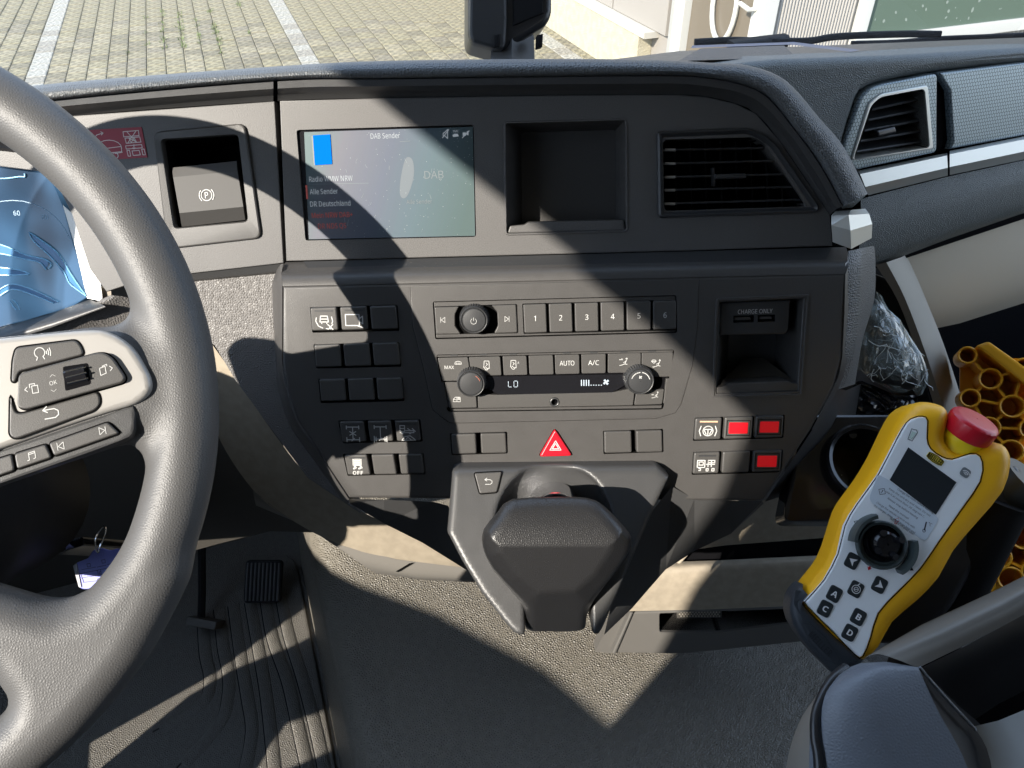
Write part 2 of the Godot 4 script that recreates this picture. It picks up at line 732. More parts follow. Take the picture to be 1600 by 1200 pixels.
# ---------------------------------------------------------------- the yard and what stands in it
func outside() -> void:
	var dirt := noise_tex(FastNoiseLite.TYPE_SIMPLEX, 0.02, 21, 0.0, [0.2, 0.72, 0.75, 1.0], 4)
	var rough := noise_tex(FastNoiseLite.TYPE_SIMPLEX, 0.12, 22, 4.0, [], 3)
	var sand := grained(mat(0.15, 0.122, 0.068, 0.9), rough, 1.0, 1.3, dirt)
	var yard := struct("ground", mesh(box(Vector3(-150, -0.5, -150), Vector3(150, -0.013, 150))), sand, Transform3D(fT.basis, Vector3.ZERO))
	var tones := []
	for i in 5:
		var k: float = [0.80, 1.0, 1.12, 0.90, 1.04][i]
		tones.append(grained(mat(0.262 * k, 0.230 * k, 0.150 * k * [1.0, 0.97, 1.0, 1.05, 0.94][i], 0.85), rough, 0.8, 0.9, dirt))
	var paint := grained(mat(0.37, 0.35, 0.29, 0.7), rough, 0.5, 0.5, dirt)
	var worn := grained(mat(0.30, 0.275, 0.22, 0.75), rough, 0.6, 0.5, dirt)
	# pavers laid in a running bond, 20 by 16.5 cm, each a stone of its own with a bevelled edge; the rows run with the parking bays
	var w := 0.20
	var l := 0.24
	var stones := []
	for k in 4:
		var g := 0.0028
		var g2 := 0.0095
		var dz: float = [0.0, 0.0015, -0.002, 0.001][k]
		stones.append(mesh(prism(PackedVector2Array([Vector2(-w / 2 + g, -l / 2 + g2), Vector2(w / 2 - g, -l / 2 + g2), Vector2(w / 2 - g, l / 2 - g2), Vector2(-w / 2 + g, l / 2 - g2)]), -0.02, dz, 0.007, 1), 30.0))
	var up := Basis(Vector3.RIGHT, -PI / 2)                   # x right, y forward, z up
	var yb := Transform3D(fT.basis, Vector3(CAM.x, 0, CAM.z))
	var inv := yb.affine_inverse()
	var spots := []
	var c0 := roundi((inv * hit_ground(82, 40)).x / w)
	var c1 := roundi((inv * hit_ground(463, 40)).x / w)
	for c in range(-34, 28):
		for r in range(10, 90):
			var x := c * w
			var z := -(r + (0.5 if posmod(c, 2) == 1 else 0.0)) * l
			var p := yb * Vector3(x, 0, z)
			var q := cb.inverse() * (p - CAM)
			var s := Vector2(800 - F * q.x / q.z, 600 + F * q.y / q.z)
			var seen := s.x > -20 and s.x < 905 and s.y > -14 and s.y < 150 - s.x * 0.05 and not (s.x > 737 and s.x < 858)
			spots.append([0 if seen else 1, -q.z, Vector3(x, 0, z), c])
	spots.sort_custom(func(a, b): return a[0] < b[0] if a[0] != b[0] else a[1] < b[1])
	var rest := [[], []]
	for i in spots.size():
		var col: int = spots[i][3]
		var line := posmod(col - c0, c1 - c0) == 0
		var where := Transform3D(Basis(Vector3.UP, rng.randf_range(-0.01, 0.01)) * up, spots[i][2] + Vector3(0, rng.randf_range(-0.002, 0.002), 0))
		if i < 300:
			var m: Material = (paint if rng.randf() < 0.72 else worn) if line else tones[rng.randi() % 5]
			var o := part(yard, "paver", stones[rng.randi() % 4], m, yb * where)
			o.set_meta("kind", "structure")
		else:
			rest[1 if line else 0].append(yb * where)
	for k in 2:
		var mm := MultiMesh.new()
		mm.transform_format = MultiMesh.TRANSFORM_3D
		mm.mesh = stones[0]
		mm.instance_count = rest[k].size()
		for i in rest[k].size():
			mm.set_instance_transform(i, rest[k][i])
		var mi := MultiMeshInstance3D.new()
		mi.multimesh = mm
		mi.material_override = paint if k else tones[1]
		mi.name = "white_pavers" if k else "far_pavers"
		mi.set_meta("kind", "stuff")
		yard.add_child(mi)
		mi.global_transform = Transform3D()
	# tufts of grass in the joints
	var st := PackedVector3Array()
	for i in 46:
		var px := rng.randf_range(235, 345)
		var g := hit_ground(px, rng.randf_range(18, 78))
		if rng.randf() < 0.25:
			g = hit_ground(rng.randf_range(150, 420), rng.randf_range(5, 90))
		var qv := inv * g
		qv.x = (roundf(qv.x / w - 0.5) + 0.5) * w + rng.randf_range(-0.012, 0.012)
		g = yb * qv
		for k in 9:
			var a := rng.randf() * TAU
			var b := g + Vector3(rng.randf_range(-0.03, 0.03), 0, rng.randf_range(-0.06, 0.06))
			var t := b + Vector3(cos(a) * 0.035, rng.randf_range(0.02, 0.05), sin(a) * 0.035)
			var sd := Vector3(-sin(a), 0, cos(a)) * 0.005
			st.append(b - sd); st.append(b + sd); st.append(t)
	var grass := MeshInstance3D.new()
	grass.mesh = mesh(st)
	grass.material_override = mat(0.11, 0.14, 0.04, 0.7)
	grass.set_meta("kind", "stuff")
	dress(grass, "grass", "tufts of green grass growing in the joints of the paved yard", "grass", Transform3D())
	grass.set_meta("kind", "stuff")
	building()

func hit_ground(x: float, y: float, h := 0.0) -> Vector3:
	var r := ray(x, y)
	return CAM + r * ((h - CAM.y) / r.y)

func building() -> void:
	# a hall along the right of the truck: face along fB, x forward, y up, z towards the truck
	var base := hit_ground(872, 52)
	var fB := Transform3D(Basis(-fT.basis.z, Vector3.UP, -fT.basis.x), base)
	fB.basis = Basis(fT.basis.z, Vector3.UP, -fT.basis.x)       # x rearwards
	var b := thing("warehouse", "pale hall with concrete plinth, white framed doors and ribbed panels across the yard", "building", fB)
	var conc := grained(mat(0.40, 0.36, 0.26, 0.85), noise_tex(FastNoiseLite.TYPE_SIMPLEX, 0.1, 31, 3.0, [], 3), 0.6, 1.2, noise_tex(FastNoiseLite.TYPE_SIMPLEX, 0.015, 32, 0.0, [0.2, 0.93, 0.8, 1.0], 4))
	var wall := mat(0.24, 0.222, 0.195, 0.7)
	var ribbed := mat(0.285, 0.270, 0.245, 0.6)
	var frame_m := mat(0.42, 0.42, 0.39, 0.45)
	var xs0: float = loc(fB, 1170, 40, 0.0).x
	var far_wall := box(Vector3(-30, 0, -6), Vector3(xs0 + 0.0, 6.5, -0.14))
	part(b, "wall", far_wall, wall)
	part(b, "roof", box(Vector3(-30.2, 6.503, -6.2), Vector3(xs0 + 0.1, 6.7, 0.1)), mat(0.2, 0.2, 0.2, 0.8))
	var xs := func(px, py): return loc(fB, px, py, 0.0).x
	var ph := 0.47
	part(b, "plinth", box(Vector3(-30, 0, -0.137), Vector3(xs.call(1000, 62), ph, 0.02), 0.01), conc)
	part(b, "sill", box(Vector3(-30, ph + 0.003, -0.137), Vector3(xs.call(1010, 60), ph + 0.06, 0.035), 0.008), mat(0.40, 0.38, 0.33, 0.6))
	# plain panels of the wall, with a pale joint
	var x0: float = xs.call(1030, 30)
	for k in 9:
		part(b, "wall_panel", box(Vector3(x0 - 1.15 * (k + 1) + 0.012, ph + 0.066, -0.137), Vector3(x0 - 1.15 * k - 0.012, 6.45, -0.09), 0.006), wall)
	# door: frame, glass, handle
	var d0: float = xs.call(1066, 30)
	var d1: float = xs.call(1170, 40)
	part(b, "door_frame", box(Vector3(d0 - 0.16, 0.0, -0.137), Vector3(d0, 2.6, 0.0), 0.01), frame_m)
	part(b, "door_frame", box(Vector3(d0 - 0.30, 0.0, -0.137), Vector3(d0 - 0.163, 2.6, -0.05), 0.01), mat(0.28, 0.28, 0.26, 0.5))
	part(b, "door_frame", box(Vector3(d1, 0.0, -0.137), Vector3(d1 + 0.14, 2.6, 0.0), 0.01), frame_m)
	part(b, "door", box(Vector3(d0 + 0.003, 0.02, -0.137), Vector3(d1 - 0.003, 2.6, -0.08)), mat(0.125, 0.105, 0.078, 0.25))
	var hp := PackedVector3Array()
	for k in 15:
		var a := PI * 1.15 * k / 14.0 + PI * 0.97
		var c := loc(fB, 1132, 8, -0.05)
		hp.append(Vector3(c.x + cos(a) * 0.17, c.y + sin(a) * 0.28, -0.05))
	part(b, "pull_handle", tube(hp, 0.022, 8), frame_m)
	var c2 := loc(fB, 1170, 10, 0.0)
	part(b, "door_latch", tube(PackedVector3Array([Vector3(d1 + 0.05, c2.y, 0.005), Vector3(d1 + 0.05, c2.y, 0.06), Vector3(d1 - 0.08, c2.y + 0.02, 0.06)]), 0.018, 8), frame_m)
	# the wing that faces the truck: ribbed sheet and a long window with pale spots
	var fC := Transform3D(fT.basis, fB * Vector3(d1 + 0.14, 0, 0.0))
	var xc := func(px, py): return loc(fC, px, py, 0.0).x
	part(b, "wing_wall", box(Vector3(0.15, 0, -4.0), Vector3(14, 5.0, -0.06)), wall, fC)
	var w0: float = xc.call(1358, 30)
	part(b, "ribbed_panel", skin(_ribs(0.02, w0 - 0.13, 4.9, 0.03)), ribbed, fC)
	var wt := loc(fC, 1450, 46, 0.0).y
	var green := mat(0.075, 0.108, 0.082, 0.2)
	var win := part(b, "window", box(Vector3(w0, wt, -0.055), Vector3(w0 + 6.0, wt + 1.3, -0.02)), green, fC)
	part(win, "window_frame", box(Vector3(w0 - 0.10, wt - 0.10, -0.057), Vector3(w0 + 6.0, wt - 0.003, 0.02), 0.01), frame_m, fC)
	part(win, "window_frame", box(Vector3(w0 - 0.10, wt, -0.057), Vector3(w0 - 0.003, wt + 1.3, 0.02), 0.01), frame_m, fC)
	var spots := PackedVector3Array()
	for i in 90:
		var c := Vector2(w0 + 0.05 + rng.randf() * 3.0, wt + 0.03 + rng.randf() * 0.4)
		var rr := rng.randf_range(0.004, 0.014) * (2.0 if i < 6 else 1.0)
		spots.append_array(cap(circle(c, rr, 7, rr * rng.randf_range(0.6, 1.8), rng.randf()), [], -0.016))
	part(win, "lime_spots", spots, mat(0.19, 0.225, 0.19, 0.6), fC).set_meta("kind", "stuff")
	part(b, "ribbed_panel", skin(_ribs(w0 - 0.1, 6.0, wt - 0.103, 0.05)), ribbed, fC)

func _ribs(x0: float, len: float, top: float, w: float) -> Array:
	var rows := [PackedVector3Array(), PackedVector3Array()]
	for i in int(len / w) * 4 + 1:
		var z: float = [-0.045, -0.045, -0.032, -0.032][i % 4]
		rows[0].append(Vector3(x0 + i * w / 4.0, 0.0, z))
		rows[1].append(Vector3(x0 + i * w / 4.0, top, z))
	return rows

# ---------------------------------------------------------------- the cab round the viewer
func cab() -> void:
	var l := Transform3D(Basis(-fT.basis.z, Vector3.UP, fT.basis.x), fT * Vector3(-0.78, 0, 0))      # x forward, y up, z into the cab
	var openings := [
		PackedVector2Array([Vector2(-0.205, -0.145), Vector2(-0.08, -0.178), Vector2(0.10, -0.25), Vector2(0.29, -0.34), Vector2(0.72, -0.52), Vector2(0.74, -0.2), Vector2(0.55, 0.43), Vector2(0.12, 0.433), Vector2(0.0, 0.418), Vector2(-0.18, 0.40), Vector2(-0.262, 0.38), Vector2(-0.265, 0.30), Vector2(-0.225, 0.10)]),
		PackedVector2Array([Vector2(0.46, -0.69), Vector2(0.545, -0.69), Vector2(0.562, -0.86), Vector2(0.615, -1.0), Vector2(0.545, -1.0), Vector2(0.55, -0.88), Vector2(0.53, -0.823), Vector2(0.483, -0.75)]),  # made-up slit, out of view, lets a sunlit band onto the floor
		PackedVector2Array([Vector2(0.37, -0.79), Vector2(0.32, -0.725), Vector2(0.25, -0.725), Vector2(0.33, -0.84)]),  # second made-up opening, for the other sunlit floor patch
	]
	var side := PackedVector2Array([Vector2(-0.55, -1.25), Vector2(1.15, -1.25), Vector2(1.15, -0.45), Vector2(0.72, 0.62), Vector2(-0.55, 0.62)])
	struct("wall_left", mesh(prism(side, -0.02, 0.0, 0.0, 1, openings, true)), M.door, l)
	var rt := l
	rt.origin = fT * Vector3(1.50, 0, 0)
	var big := PackedVector2Array([Vector2(-0.48, -0.60), Vector2(0.90, -0.66), Vector2(0.90, -0.30), Vector2(0.68, 0.54), Vector2(-0.48, 0.54)])  # unseen right window, enlarged to brighten the passenger side
	struct("wall_right", mesh(prism(side, -0.02, 0.0, 0.0, 1, [big], true)), M.door, rt)
	struct("roof", mesh(box(Vector3(-0.80, 0.623, -0.72), Vector3(1.52, 0.68, 0.58))), M.shell, fT)
	struct("wall_rear", mesh(box(Vector3(-0.775, -1.25, 0.553), Vector3(1.475, 0.62, 0.60))), M.door, fT)
	struct("wall_front", mesh(box(Vector3(-0.775, -1.32, -1.22), Vector3(1.475, -0.52, -1.1652))), M.brown, fT)
	struct("floor", mesh(box(Vector3(-0.775, -1.32, -1.165), Vector3(1.475, -1.25, 0.55))), M.mat_rubber, fT)
	# two unseen seats either side of the viewer, added to block window light
	for q: Array in [["added_cab_chair", "added unseen dark grey fabric driver's seat behind the steering wheel", -0.52], ["added_cab_chair", "added unseen dark grey fabric seat on the passenger side", 0.80]]:
		var s := thing(q[0], q[1], "chair", Transform3D(fT.basis, fT * Vector3(q[2], -1.25, 0)))
		part(s, "base", box(Vector3(0.08, 0.003, -0.02), Vector3(0.44, 0.40, 0.42), 0.02), M.rubber)
		part(s, "cushion", box(Vector3(0.0, 0.403, -0.07), Vector3(0.52, 0.60, 0.40), 0.04), M.seat)
		part(s, "backrest", box(Vector3(0.01, 0.603, 0.403), Vector3(0.51, 1.30, 0.53), 0.04), M.seat)
	# windscreen between the dash and the roof
	var g := StandardMaterial3D.new()
	g.albedo_color = Color(1, 1, 1, 0.03)
	g.transparency = BaseMaterial3D.TRANSPARENCY_ALPHA
	g.roughness = 0.0
	var scr := MeshInstance3D.new()
	var a := Vector3(-0.77, -0.51, -1.19)
	var c := Vector3(0, 1.12, 0.46)
	var rows := []
	for k in 2:
		var row := PackedVector3Array()
		for i in 13:
			var t := i / 12.0
			row.append(a + Vector3(2.24 * t, 0, -0.12 * sin(PI * t)) + c * k)
		rows.append(row)
	scr.mesh = mesh(skin(rows))
	scr.material_override = g
	dress(scr, "windscreen", "clear curved windscreen above the dashboard, the paved yard seen through it", "windscreen", fT)

# ---------------------------------------------------------------- the dashboard
var hood := {
	"face": [-80, 205, 110, 181, 427, 158, 600, 153, 860, 149, 1000, 148, 1060, 148, 1103, 151, 1150, 162, 1181, 177, 1217, 218, 1258, 279, 1297, 336],
	"lip": [-80, 190, 110, 166, 427, 140, 600, 136, 860, 133, 1000, 132, 1060, 132, 1103, 136, 1155, 146, 1192, 166, 1235, 213, 1274, 271, 1306, 327],
	"edge": [-80, 178, 110, 154, 427, 126, 600, 123, 860, 119.5, 1000, 118, 1060, 118, 1103, 121, 1160, 132, 1200, 152, 1240, 200, 1281, 256, 1317, 322],
	"crest": [-80, 150, 110, 128, 427, 104, 600, 95, 860, 92, 1000, 93, 1060, 95, 1110, 98, 1172, 103, 1228, 126, 1280, 184, 1320, 232, 1356, 303],
}

func hood_row(a: String, b: String, t: float, h: float) -> PackedVector3Array:
	var pts := []
	for i in range(0, hood[a].size(), 2):
		pts.append_array([lerpf(hood[a][i], hood[b][i], t), lerpf(hood[a][i + 1], hood[b][i + 1], t), h])
	return smooth3(pl3(fA, pts), 5)

func dashboard() -> void:
	var d := thing("dashboard", "grey lorry dashboard with display, radio, climate controls, rocker switches and air vents", "dashboard", fA)
	# --- padded hood over the panel
	var rows := []
	for k: Array in [[0.0, 0.009], [0.02, 0.0155], [0.10, 0.0195], [0.28, 0.0215], [0.55, 0.021], [0.82, 0.016], [0.95, 0.009], [1.0, -0.002]]:
		rows.append(hood_row("edge", "crest", k[0], k[1]))
	var last: PackedVector3Array = rows[-1].duplicate()
	for i in last.size():
		last[i] += Vector3(0, -0.01, -0.13)
	rows.append(last)
	part(d, "hood_pad", mesh(skin(rows), 60.0), M.leather)
	var body := [last]
	var far := PackedVector3Array()
	var inv := fA.affine_inverse()
	for i in last.size():
		far.append(inv * (fT * Vector3(lerpf(-0.77, 1.46, float(i) / (last.size() - 1)), -0.515, -1.168)))
	body.append(far)
	part(d, "dash_cover", mesh(skin(body), 60.0), M.trim)
	var trim_rows := [hood_row("face", "lip", 0.0, -0.001), hood_row("face", "lip", 0.55, 0.004), hood_row("face", "lip", 0.96, 0.0125), hood_row("lip", "edge", 0.1, 0.0145), hood_row("lip", "edge", 0.9, 0.0155), hood_row("lip", "edge", 0.99, 0.0145), hood_row("lip", "edge", 1.0, 0.008)]
	var left := []
	var right := []
	for r: PackedVector3Array in trim_rows:
		left.append(r.slice(0, 11))
		var q := r.slice(11)
		q.insert(0, r[10].lerp(r[11], 0.16))
		right.append(q)
	part(d, "hood_trim", mesh(skin(left), 25.0), M.trim)
	part(d, "hood_trim", mesh(skin(right), 25.0), M.trim)
	part(d, "backing", prism(pl(fA, [-80, 150, 427, 120, 860, 112, 1060, 115, 1180, 150, 1320, 330, 1325, 390, 800, 402, 447, 412, 300, 432, -80, 450], -0.10), -0.12, -0.10), M.hole)

	# --- screen panel with its openings
	var scr := [463, 203, 740, 194.5, 744, 370, 477, 376]
	var slot := pl(fA, [790, 193, 977, 188, 978.5, 360, 791.5, 365])
	var vin := rc(pl(fA, [1036, 218, 1180, 214, 1196, 224, 1262, 323, 1038, 330]), 0.004)
	var face := pl(fA, [437, 157.5, 600, 153, 860, 149, 1000, 148, 1060, 148, 1103, 151, 1150, 162, 1181, 177, 1217, 218, 1258, 279, 1297, 336, 1301, 384, 1100, 391, 800, 399, 447, 408])
	part(d, "screen_panel", prism(face, -0.02, 0.0, 0.0008, 2, [rc(pl(fA, scr), 0.002, 2), rc(slot, 0.002, 2), vin]), M.panel)
	display(d, scr)
	# storage slot
	var st := PackedVector3Array()
	var sb := pl(fA, [814, 207, 962, 203, 962, 346, 815, 350], -0.040)
	var rim := rc(slot, 0.002, 2)
	st.append_array(skin([ring_at(_rev(ccw(rc(sb, 0.002, 2))), -0.040), ring_at(_rev(ccw(rim)), -0.0005)], true))
	st.append_array(cap(sb, [], -0.040))
	part(d, "storage_slot", mesh(st, 30.0), M.console)
	part(d, "slot_rim", skin([ring_at(ccw(inset(ccw(rim), -0.0016)), 0.0001), ring_at(inset(ccw(rim), -0.001), 0.0012), ring_at(inset(ccw(rim), -0.0002), 0.0012), ring_at(inset(ccw(rim), 0.0002), -0.001)], true), M.panel)
	part(d, "slot_lip", prism(rc(pl(fA, [797, 353, 820, 351, 826, 347, 974, 343.5, 977.5, 360, 793, 364.5], -0.001), 0.001, 2), -0.03, -0.001, 0.001), M.panel)
	air_vent(d, vin)

	# --- driver's panel with the parking brake
	var hole := rc(pl(fA, [254, 219, 373, 211, 388, 345, 275, 356]), 0.003)
	var lp := pl(fA, [-80, 205, 110, 181, 428.5, 158, 443, 411, 303, 427, 215, 440, 166, 456, 140, 420, 112, 335, 80, 270, -80, 250])
	part(d, "driver_panel", prism(lp, -0.02, 0.0, 0.0008, 2, [hole]), M.panel)
	part(d, "driver_panel_lip", skin([pl3(fA, [215, 449, -0.014, 305, 441, -0.013, 447, 427, -0.012]), pl3(fA, [215, 445, -0.004, 305, 437, -0.004, 447, 423, -0.004]), pl3(fA, [213, 435, -0.0005, 303, 427.5, -0.0005, 444, 411.5, -0.0005])]), M.trim)
	var pb := part(d, "parking_brake", skin([ring_at(ccw(rc(pl(fA, [241, 206, 384, 192.5, 410, 372, 263, 389]), 0.006)), 0.0002), ring_at(ccw(rc(pl(fA, [241.5, 206.5, 383.5, 193, 409.5, 371.5, 263.5, 388.5]), 0.006)), 0.0022), ring_at(ccw(rc(pl(fA, [243.5, 208.5, 382, 195.5, 407.5, 369.5, 265.5, 386]), 0.006)), 0.003), ring_at(ccw(rc(pl(fA, [252, 217.5, 374, 209.5, 390, 347, 273, 358]), 0.004)), 0.0026), ring_at(ccw(hole), 0.001), ring_at(ccw(hole), -0.004)], true), M.switch)
	part(pb, "well", pocket(hole, -0.004, -0.06, 0.002), M.gap)
	var bt := [skin([pl3(fA, [284, 354.5, -0.004, 383, 343.5, -0.004]), pl3(fA, [280.5, 333, 0.003, 380, 323, 0.003]), pl3(fA, [270.5, 277, -0.001, 371, 267, -0.001]), pl3(fA, [268.5, 262, -0.004, 369.5, 251.5, -0.004])])]
	var bs: PackedVector3Array = bt[0]
	var brow := [pl3(fA, [284, 354.5, -0.004, 383, 343.5, -0.004]), pl3(fA, [280.5, 333, 0.003, 380, 323, 0.003]), pl3(fA, [270.5, 277, -0.001, 371, 267, -0.001]), pl3(fA, [268.5, 262, -0.004, 369.5, 251.5, -0.004])]
	for e in 2:
		for k in 3:
			var a: Vector3 = brow[k][e]
			var b: Vector3 = brow[k + 1][e]
			var z := Vector3(0, 0, -0.03)
			if e == 0:
				quad(bs, a + z, a, b, b + z)
			else:
				quad(bs, a, a + z, b + z, b)
	for k: int in [0, 3]:
		var a: Vector3 = brow[k][0]
		var b: Vector3 = brow[k][1]
		var z := Vector3(0, 0, -0.03)
		if k == 0:
			quad(bs, a + z, b + z, b, a)
		else:
			quad(bs, a, b, b + z, a + z)
	part(pb, "brake_button", mesh(bs, 12.0), grained(mat(0.050, 0.048, 0.046, 0.62), null, 0, 0.1))
	# the P in a ring with two arcs, printed on the button's sloping face
	var o := loc(fA, 323, 305, 0.0014)
	var e1: Vector3 = brow[1][0]
	var e2: Vector3 = brow[2][0]
	var fb := fA * Transform3D(_face_basis(brow[1][1] - e1, e2 - e1), o)
	var sy := PackedVector3Array()
	sy.append_array(ribbon(circle(Vector2.ZERO, 0.0042, 28), 0.0006, 0.0004, true))
	sy.append_array(text("P", Vector2(0.0, 0.0), 0.0044, 0.0004))
	for s in [-1, 1]:
		var arc := PackedVector2Array()
		for k in 9:
			var a := deg_to_rad(-42 + k * 10.5)
			arc.append(Vector2(cos(a) * 0.0058 * s, sin(a) * 0.0058))
		sy.append_array(ribbon(arc, 0.0006, 0.0004))
	part(pb, "brake_symbol", sy, M.print, fb)
	warning_label(d)

	console(d)
	radio(d)
	climate(d)
	usb_tray(d)
	instruments(d)
	low_parts(d)

func _rev(p: PackedVector2Array) -> PackedVector2Array:
	var q := p.duplicate()
	q.reverse()
	return q

func _face_basis(x: Vector3, up: Vector3) -> Basis:
	var xx := x.normalized()
	var z := xx.cross(up).normalized()
	return Basis(xx, z.cross(xx), z)

func display(d: Node3D, scr: Array) -> void:
	var o := part(d, "display", prism(rc(pl(fA, [463.5, 203.5, 739.5, 195, 743.5, 369.5, 477.5, 375.5]), 0.002, 2), -0.012, -0.0025), M.gloss)
	var sp := pl(fA, [474, 206, 738.5, 197.5, 742, 368.5, 481.5, 374])
	var g := Gradient.new()
	g.offsets = PackedFloat32Array([0.0, 0.16, 0.45, 0.68, 1.0])
	g.colors = PackedColorArray([Color(0.37, 0.43, 0.44), Color(0.40, 0.405, 0.44), Color(0.355, 0.38, 0.43), Color(0.33, 0.39, 0.42), Color(0.30, 0.36, 0.36)])
	var film := GradientTexture2D.new()
	film.gradient = g
	film.width = 256
	film.height = 64
	film.fill_from = Vector2(0, 0.4)
	film.fill_to = Vector2(1, 0.6)
	var fm := mat(1, 1, 1, 0.26)
	fm.albedo_texture = film
	var q3 := ring_at(sp, -0.0022)
	var ss := PackedVector3Array()
	quad(ss, q3[3], q3[2], q3[1], q3[0])
	var uvq := [Vector2(0, 1), Vector2(1, 1), Vector2(1, 0), Vector2(0, 0)]
	part(o, "screen", mesh(ss, 30.0, PackedVector2Array([uvq[0], uvq[1], uvq[2], uvq[0], uvq[2], uvq[3]])), fm)
	# dust: specks, fingerprints and scratches lying on the glass
	var dust := PackedVector3Array()
	for i in 240:
		var u := rng.randf()
		var v := rng.randf()
		if rng.randf() > 0.25 + 0.75 * u:
			continue
		var c := sp[0].lerp(sp[1], u).lerp(sp[3].lerp(sp[2], u), v)
		dust.append_array(cap(circle(c, rng.randf_range(0.00012, 0.00034), 5), [], -0.00205))
	for i in 26:
		var u := rng.randf_range(0.2, 0.9)
		var v := rng.randf_range(0.15, 0.95)
		var c := sp[0].lerp(sp[1], u).lerp(sp[3].lerp(sp[2], u), v)
		var t := Vector2.from_angle(rng.randf_range(-2.2, -1.0)) * rng.randf_range(0.001, 0.004)
		dust.append_array(ribbon(PackedVector2Array([c, c + t]), 0.00014, -0.00205))
	part(o, "dust", dust, mat(0.28, 0.31, 0.32, 0.8))
	var smear := mat(0.108, 0.130, 0.150, 0.6)
	part(o, "fingerprint", cap(smooth2(pl(fA, [638, 245, 645, 252, 646, 275, 638, 302, 630, 310, 624, 302, 626, 275, 632, 250]), 3), [], -0.00212), smear)
	var blue := mat(0.0, 0.12, 0.52, 0.7)
	blue.metallic_specular = 0.1
	part(o, "blue_sticker", prism(pl(fA, [489, 211.5, 516, 210, 519, 256.5, 492, 258], -0.002), -0.0022, -0.0016), blue)
	part(o, "sticker_glue", cap(pl(fA, [486.5, 213, 489.5, 211.5, 492.5, 258, 490, 258], -0.002), [], -0.0021), mat(0.2, 0.21, 0.19, 0.7))
	# menu lettering
	var tilt := 0.028
	var lit := glow(mat(0.22, 0.24, 0.26, 0.5), 0.55, 0.62, 0.68, 0.15)
	var redt := glow(mat(0.30, 0.06, 0.05, 0.6), 0.7, 0.16, 0.14, 0.07)
	var tx := PackedVector3Array()
	var tr := PackedVector3Array()
	tx.append_array(caption("DAB Sender", 602, 212, 7.5, 46, -0.002, tilt))
	tx.append_array(caption("Radio WMW NRW", 517, 279, 7.5, 68, -0.002, tilt))
	tx.append_array(caption("Alle Sender", 506, 299, 7.5, 44, -0.002, tilt))
	tx.append_array(caption("DR Deutschland", 516, 318, 7.5, 63, -0.002, tilt))
	tr.append_array(caption("Mein NRW DAB+", 519, 336, 7.5, 64, -0.002, tilt))
	tr.append_array(caption("DR NDS QS", 519, 354, 7.5, 44, -0.002, tilt))
	tr.append_array(ribbon(pl(fA, [477.5, 290, 479, 310]), 0.0014, -0.002))
	var dim := PackedVector3Array()
	dim.append_array(caption("DAB", 678, 273, 11, 30, -0.002, tilt))
	dim.append_array(caption("Alle Sender", 655, 315, 6, 40, -0.002, tilt))
	dim.append_array(ribbon(pl(fA, [479, 288, 575, 286]), 0.0004, -0.002))
	dim.append_array(ribbon(pl(fA, [624, 221, 640, 220]), 0.0003, -0.002))
	# muted speaker, traffic and camera signs
	for q: Array in [[692, 208, 695, 206, 699, 202, 699, 216, 695, 212, 692, 211], [691, 215, 701, 202]]:
		tx.append_array(ribbon(pl(fA, q), 0.0006, -0.002, q.size() > 4))
	tx.append_array(caption("TMC", 712, 205, 3, 9, -0.002, tilt))
	tx.append_array(cap(pl(fA, [707, 211, 710, 209, 715, 209, 717, 213, 708, 214], -0.002), [], -0.002))
	tx.append_array(cap(pl(fA, [723, 207, 728, 207, 728, 212, 723, 212], -0.002), [], -0.002))
	tx.append_array(ribbon(pl(fA, [722, 215, 733, 204]), 0.0006, -0.002))
	tx.append_array(cap(pl(fA, [729, 206, 732, 204, 732, 212, 729, 210], -0.002), [], -0.002))
	part(o, "screen_text", tx, lit)
	part(o, "screen_text_red", tr, redt)
	part(o, "screen_text_dim", dim, mat(0.13, 0.155, 0.17, 0.6))

func caption(s: String, px: float, py: float, hpx: float, wpx: float, h: float, turn := 0.0, fr = null, bold := false) -> PackedVector3Array:   # lettering of a given size on a frame's face
	var f: Transform3D = fA if fr == null else fr
	var c := loc(f, px, py, h)
	var k := loc(f, px + 1, py, h).distance_to(c)
	var t := text(s, Vector2(c.x, c.y), hpx * k, h, turn, 1.0, bold)
	var lo := INF
	var hi := -INF
	for p in t:
		var q := Vector2(p.x - c.x, p.y - c.y).rotated(-turn)
		lo = minf(lo, q.x)
		hi = maxf(hi, q.x)
	return text(s, Vector2(c.x, c.y), hpx * k, h, turn, wpx * k / maxf(hi - lo, 1e-6), bold) if wpx > 0 else t

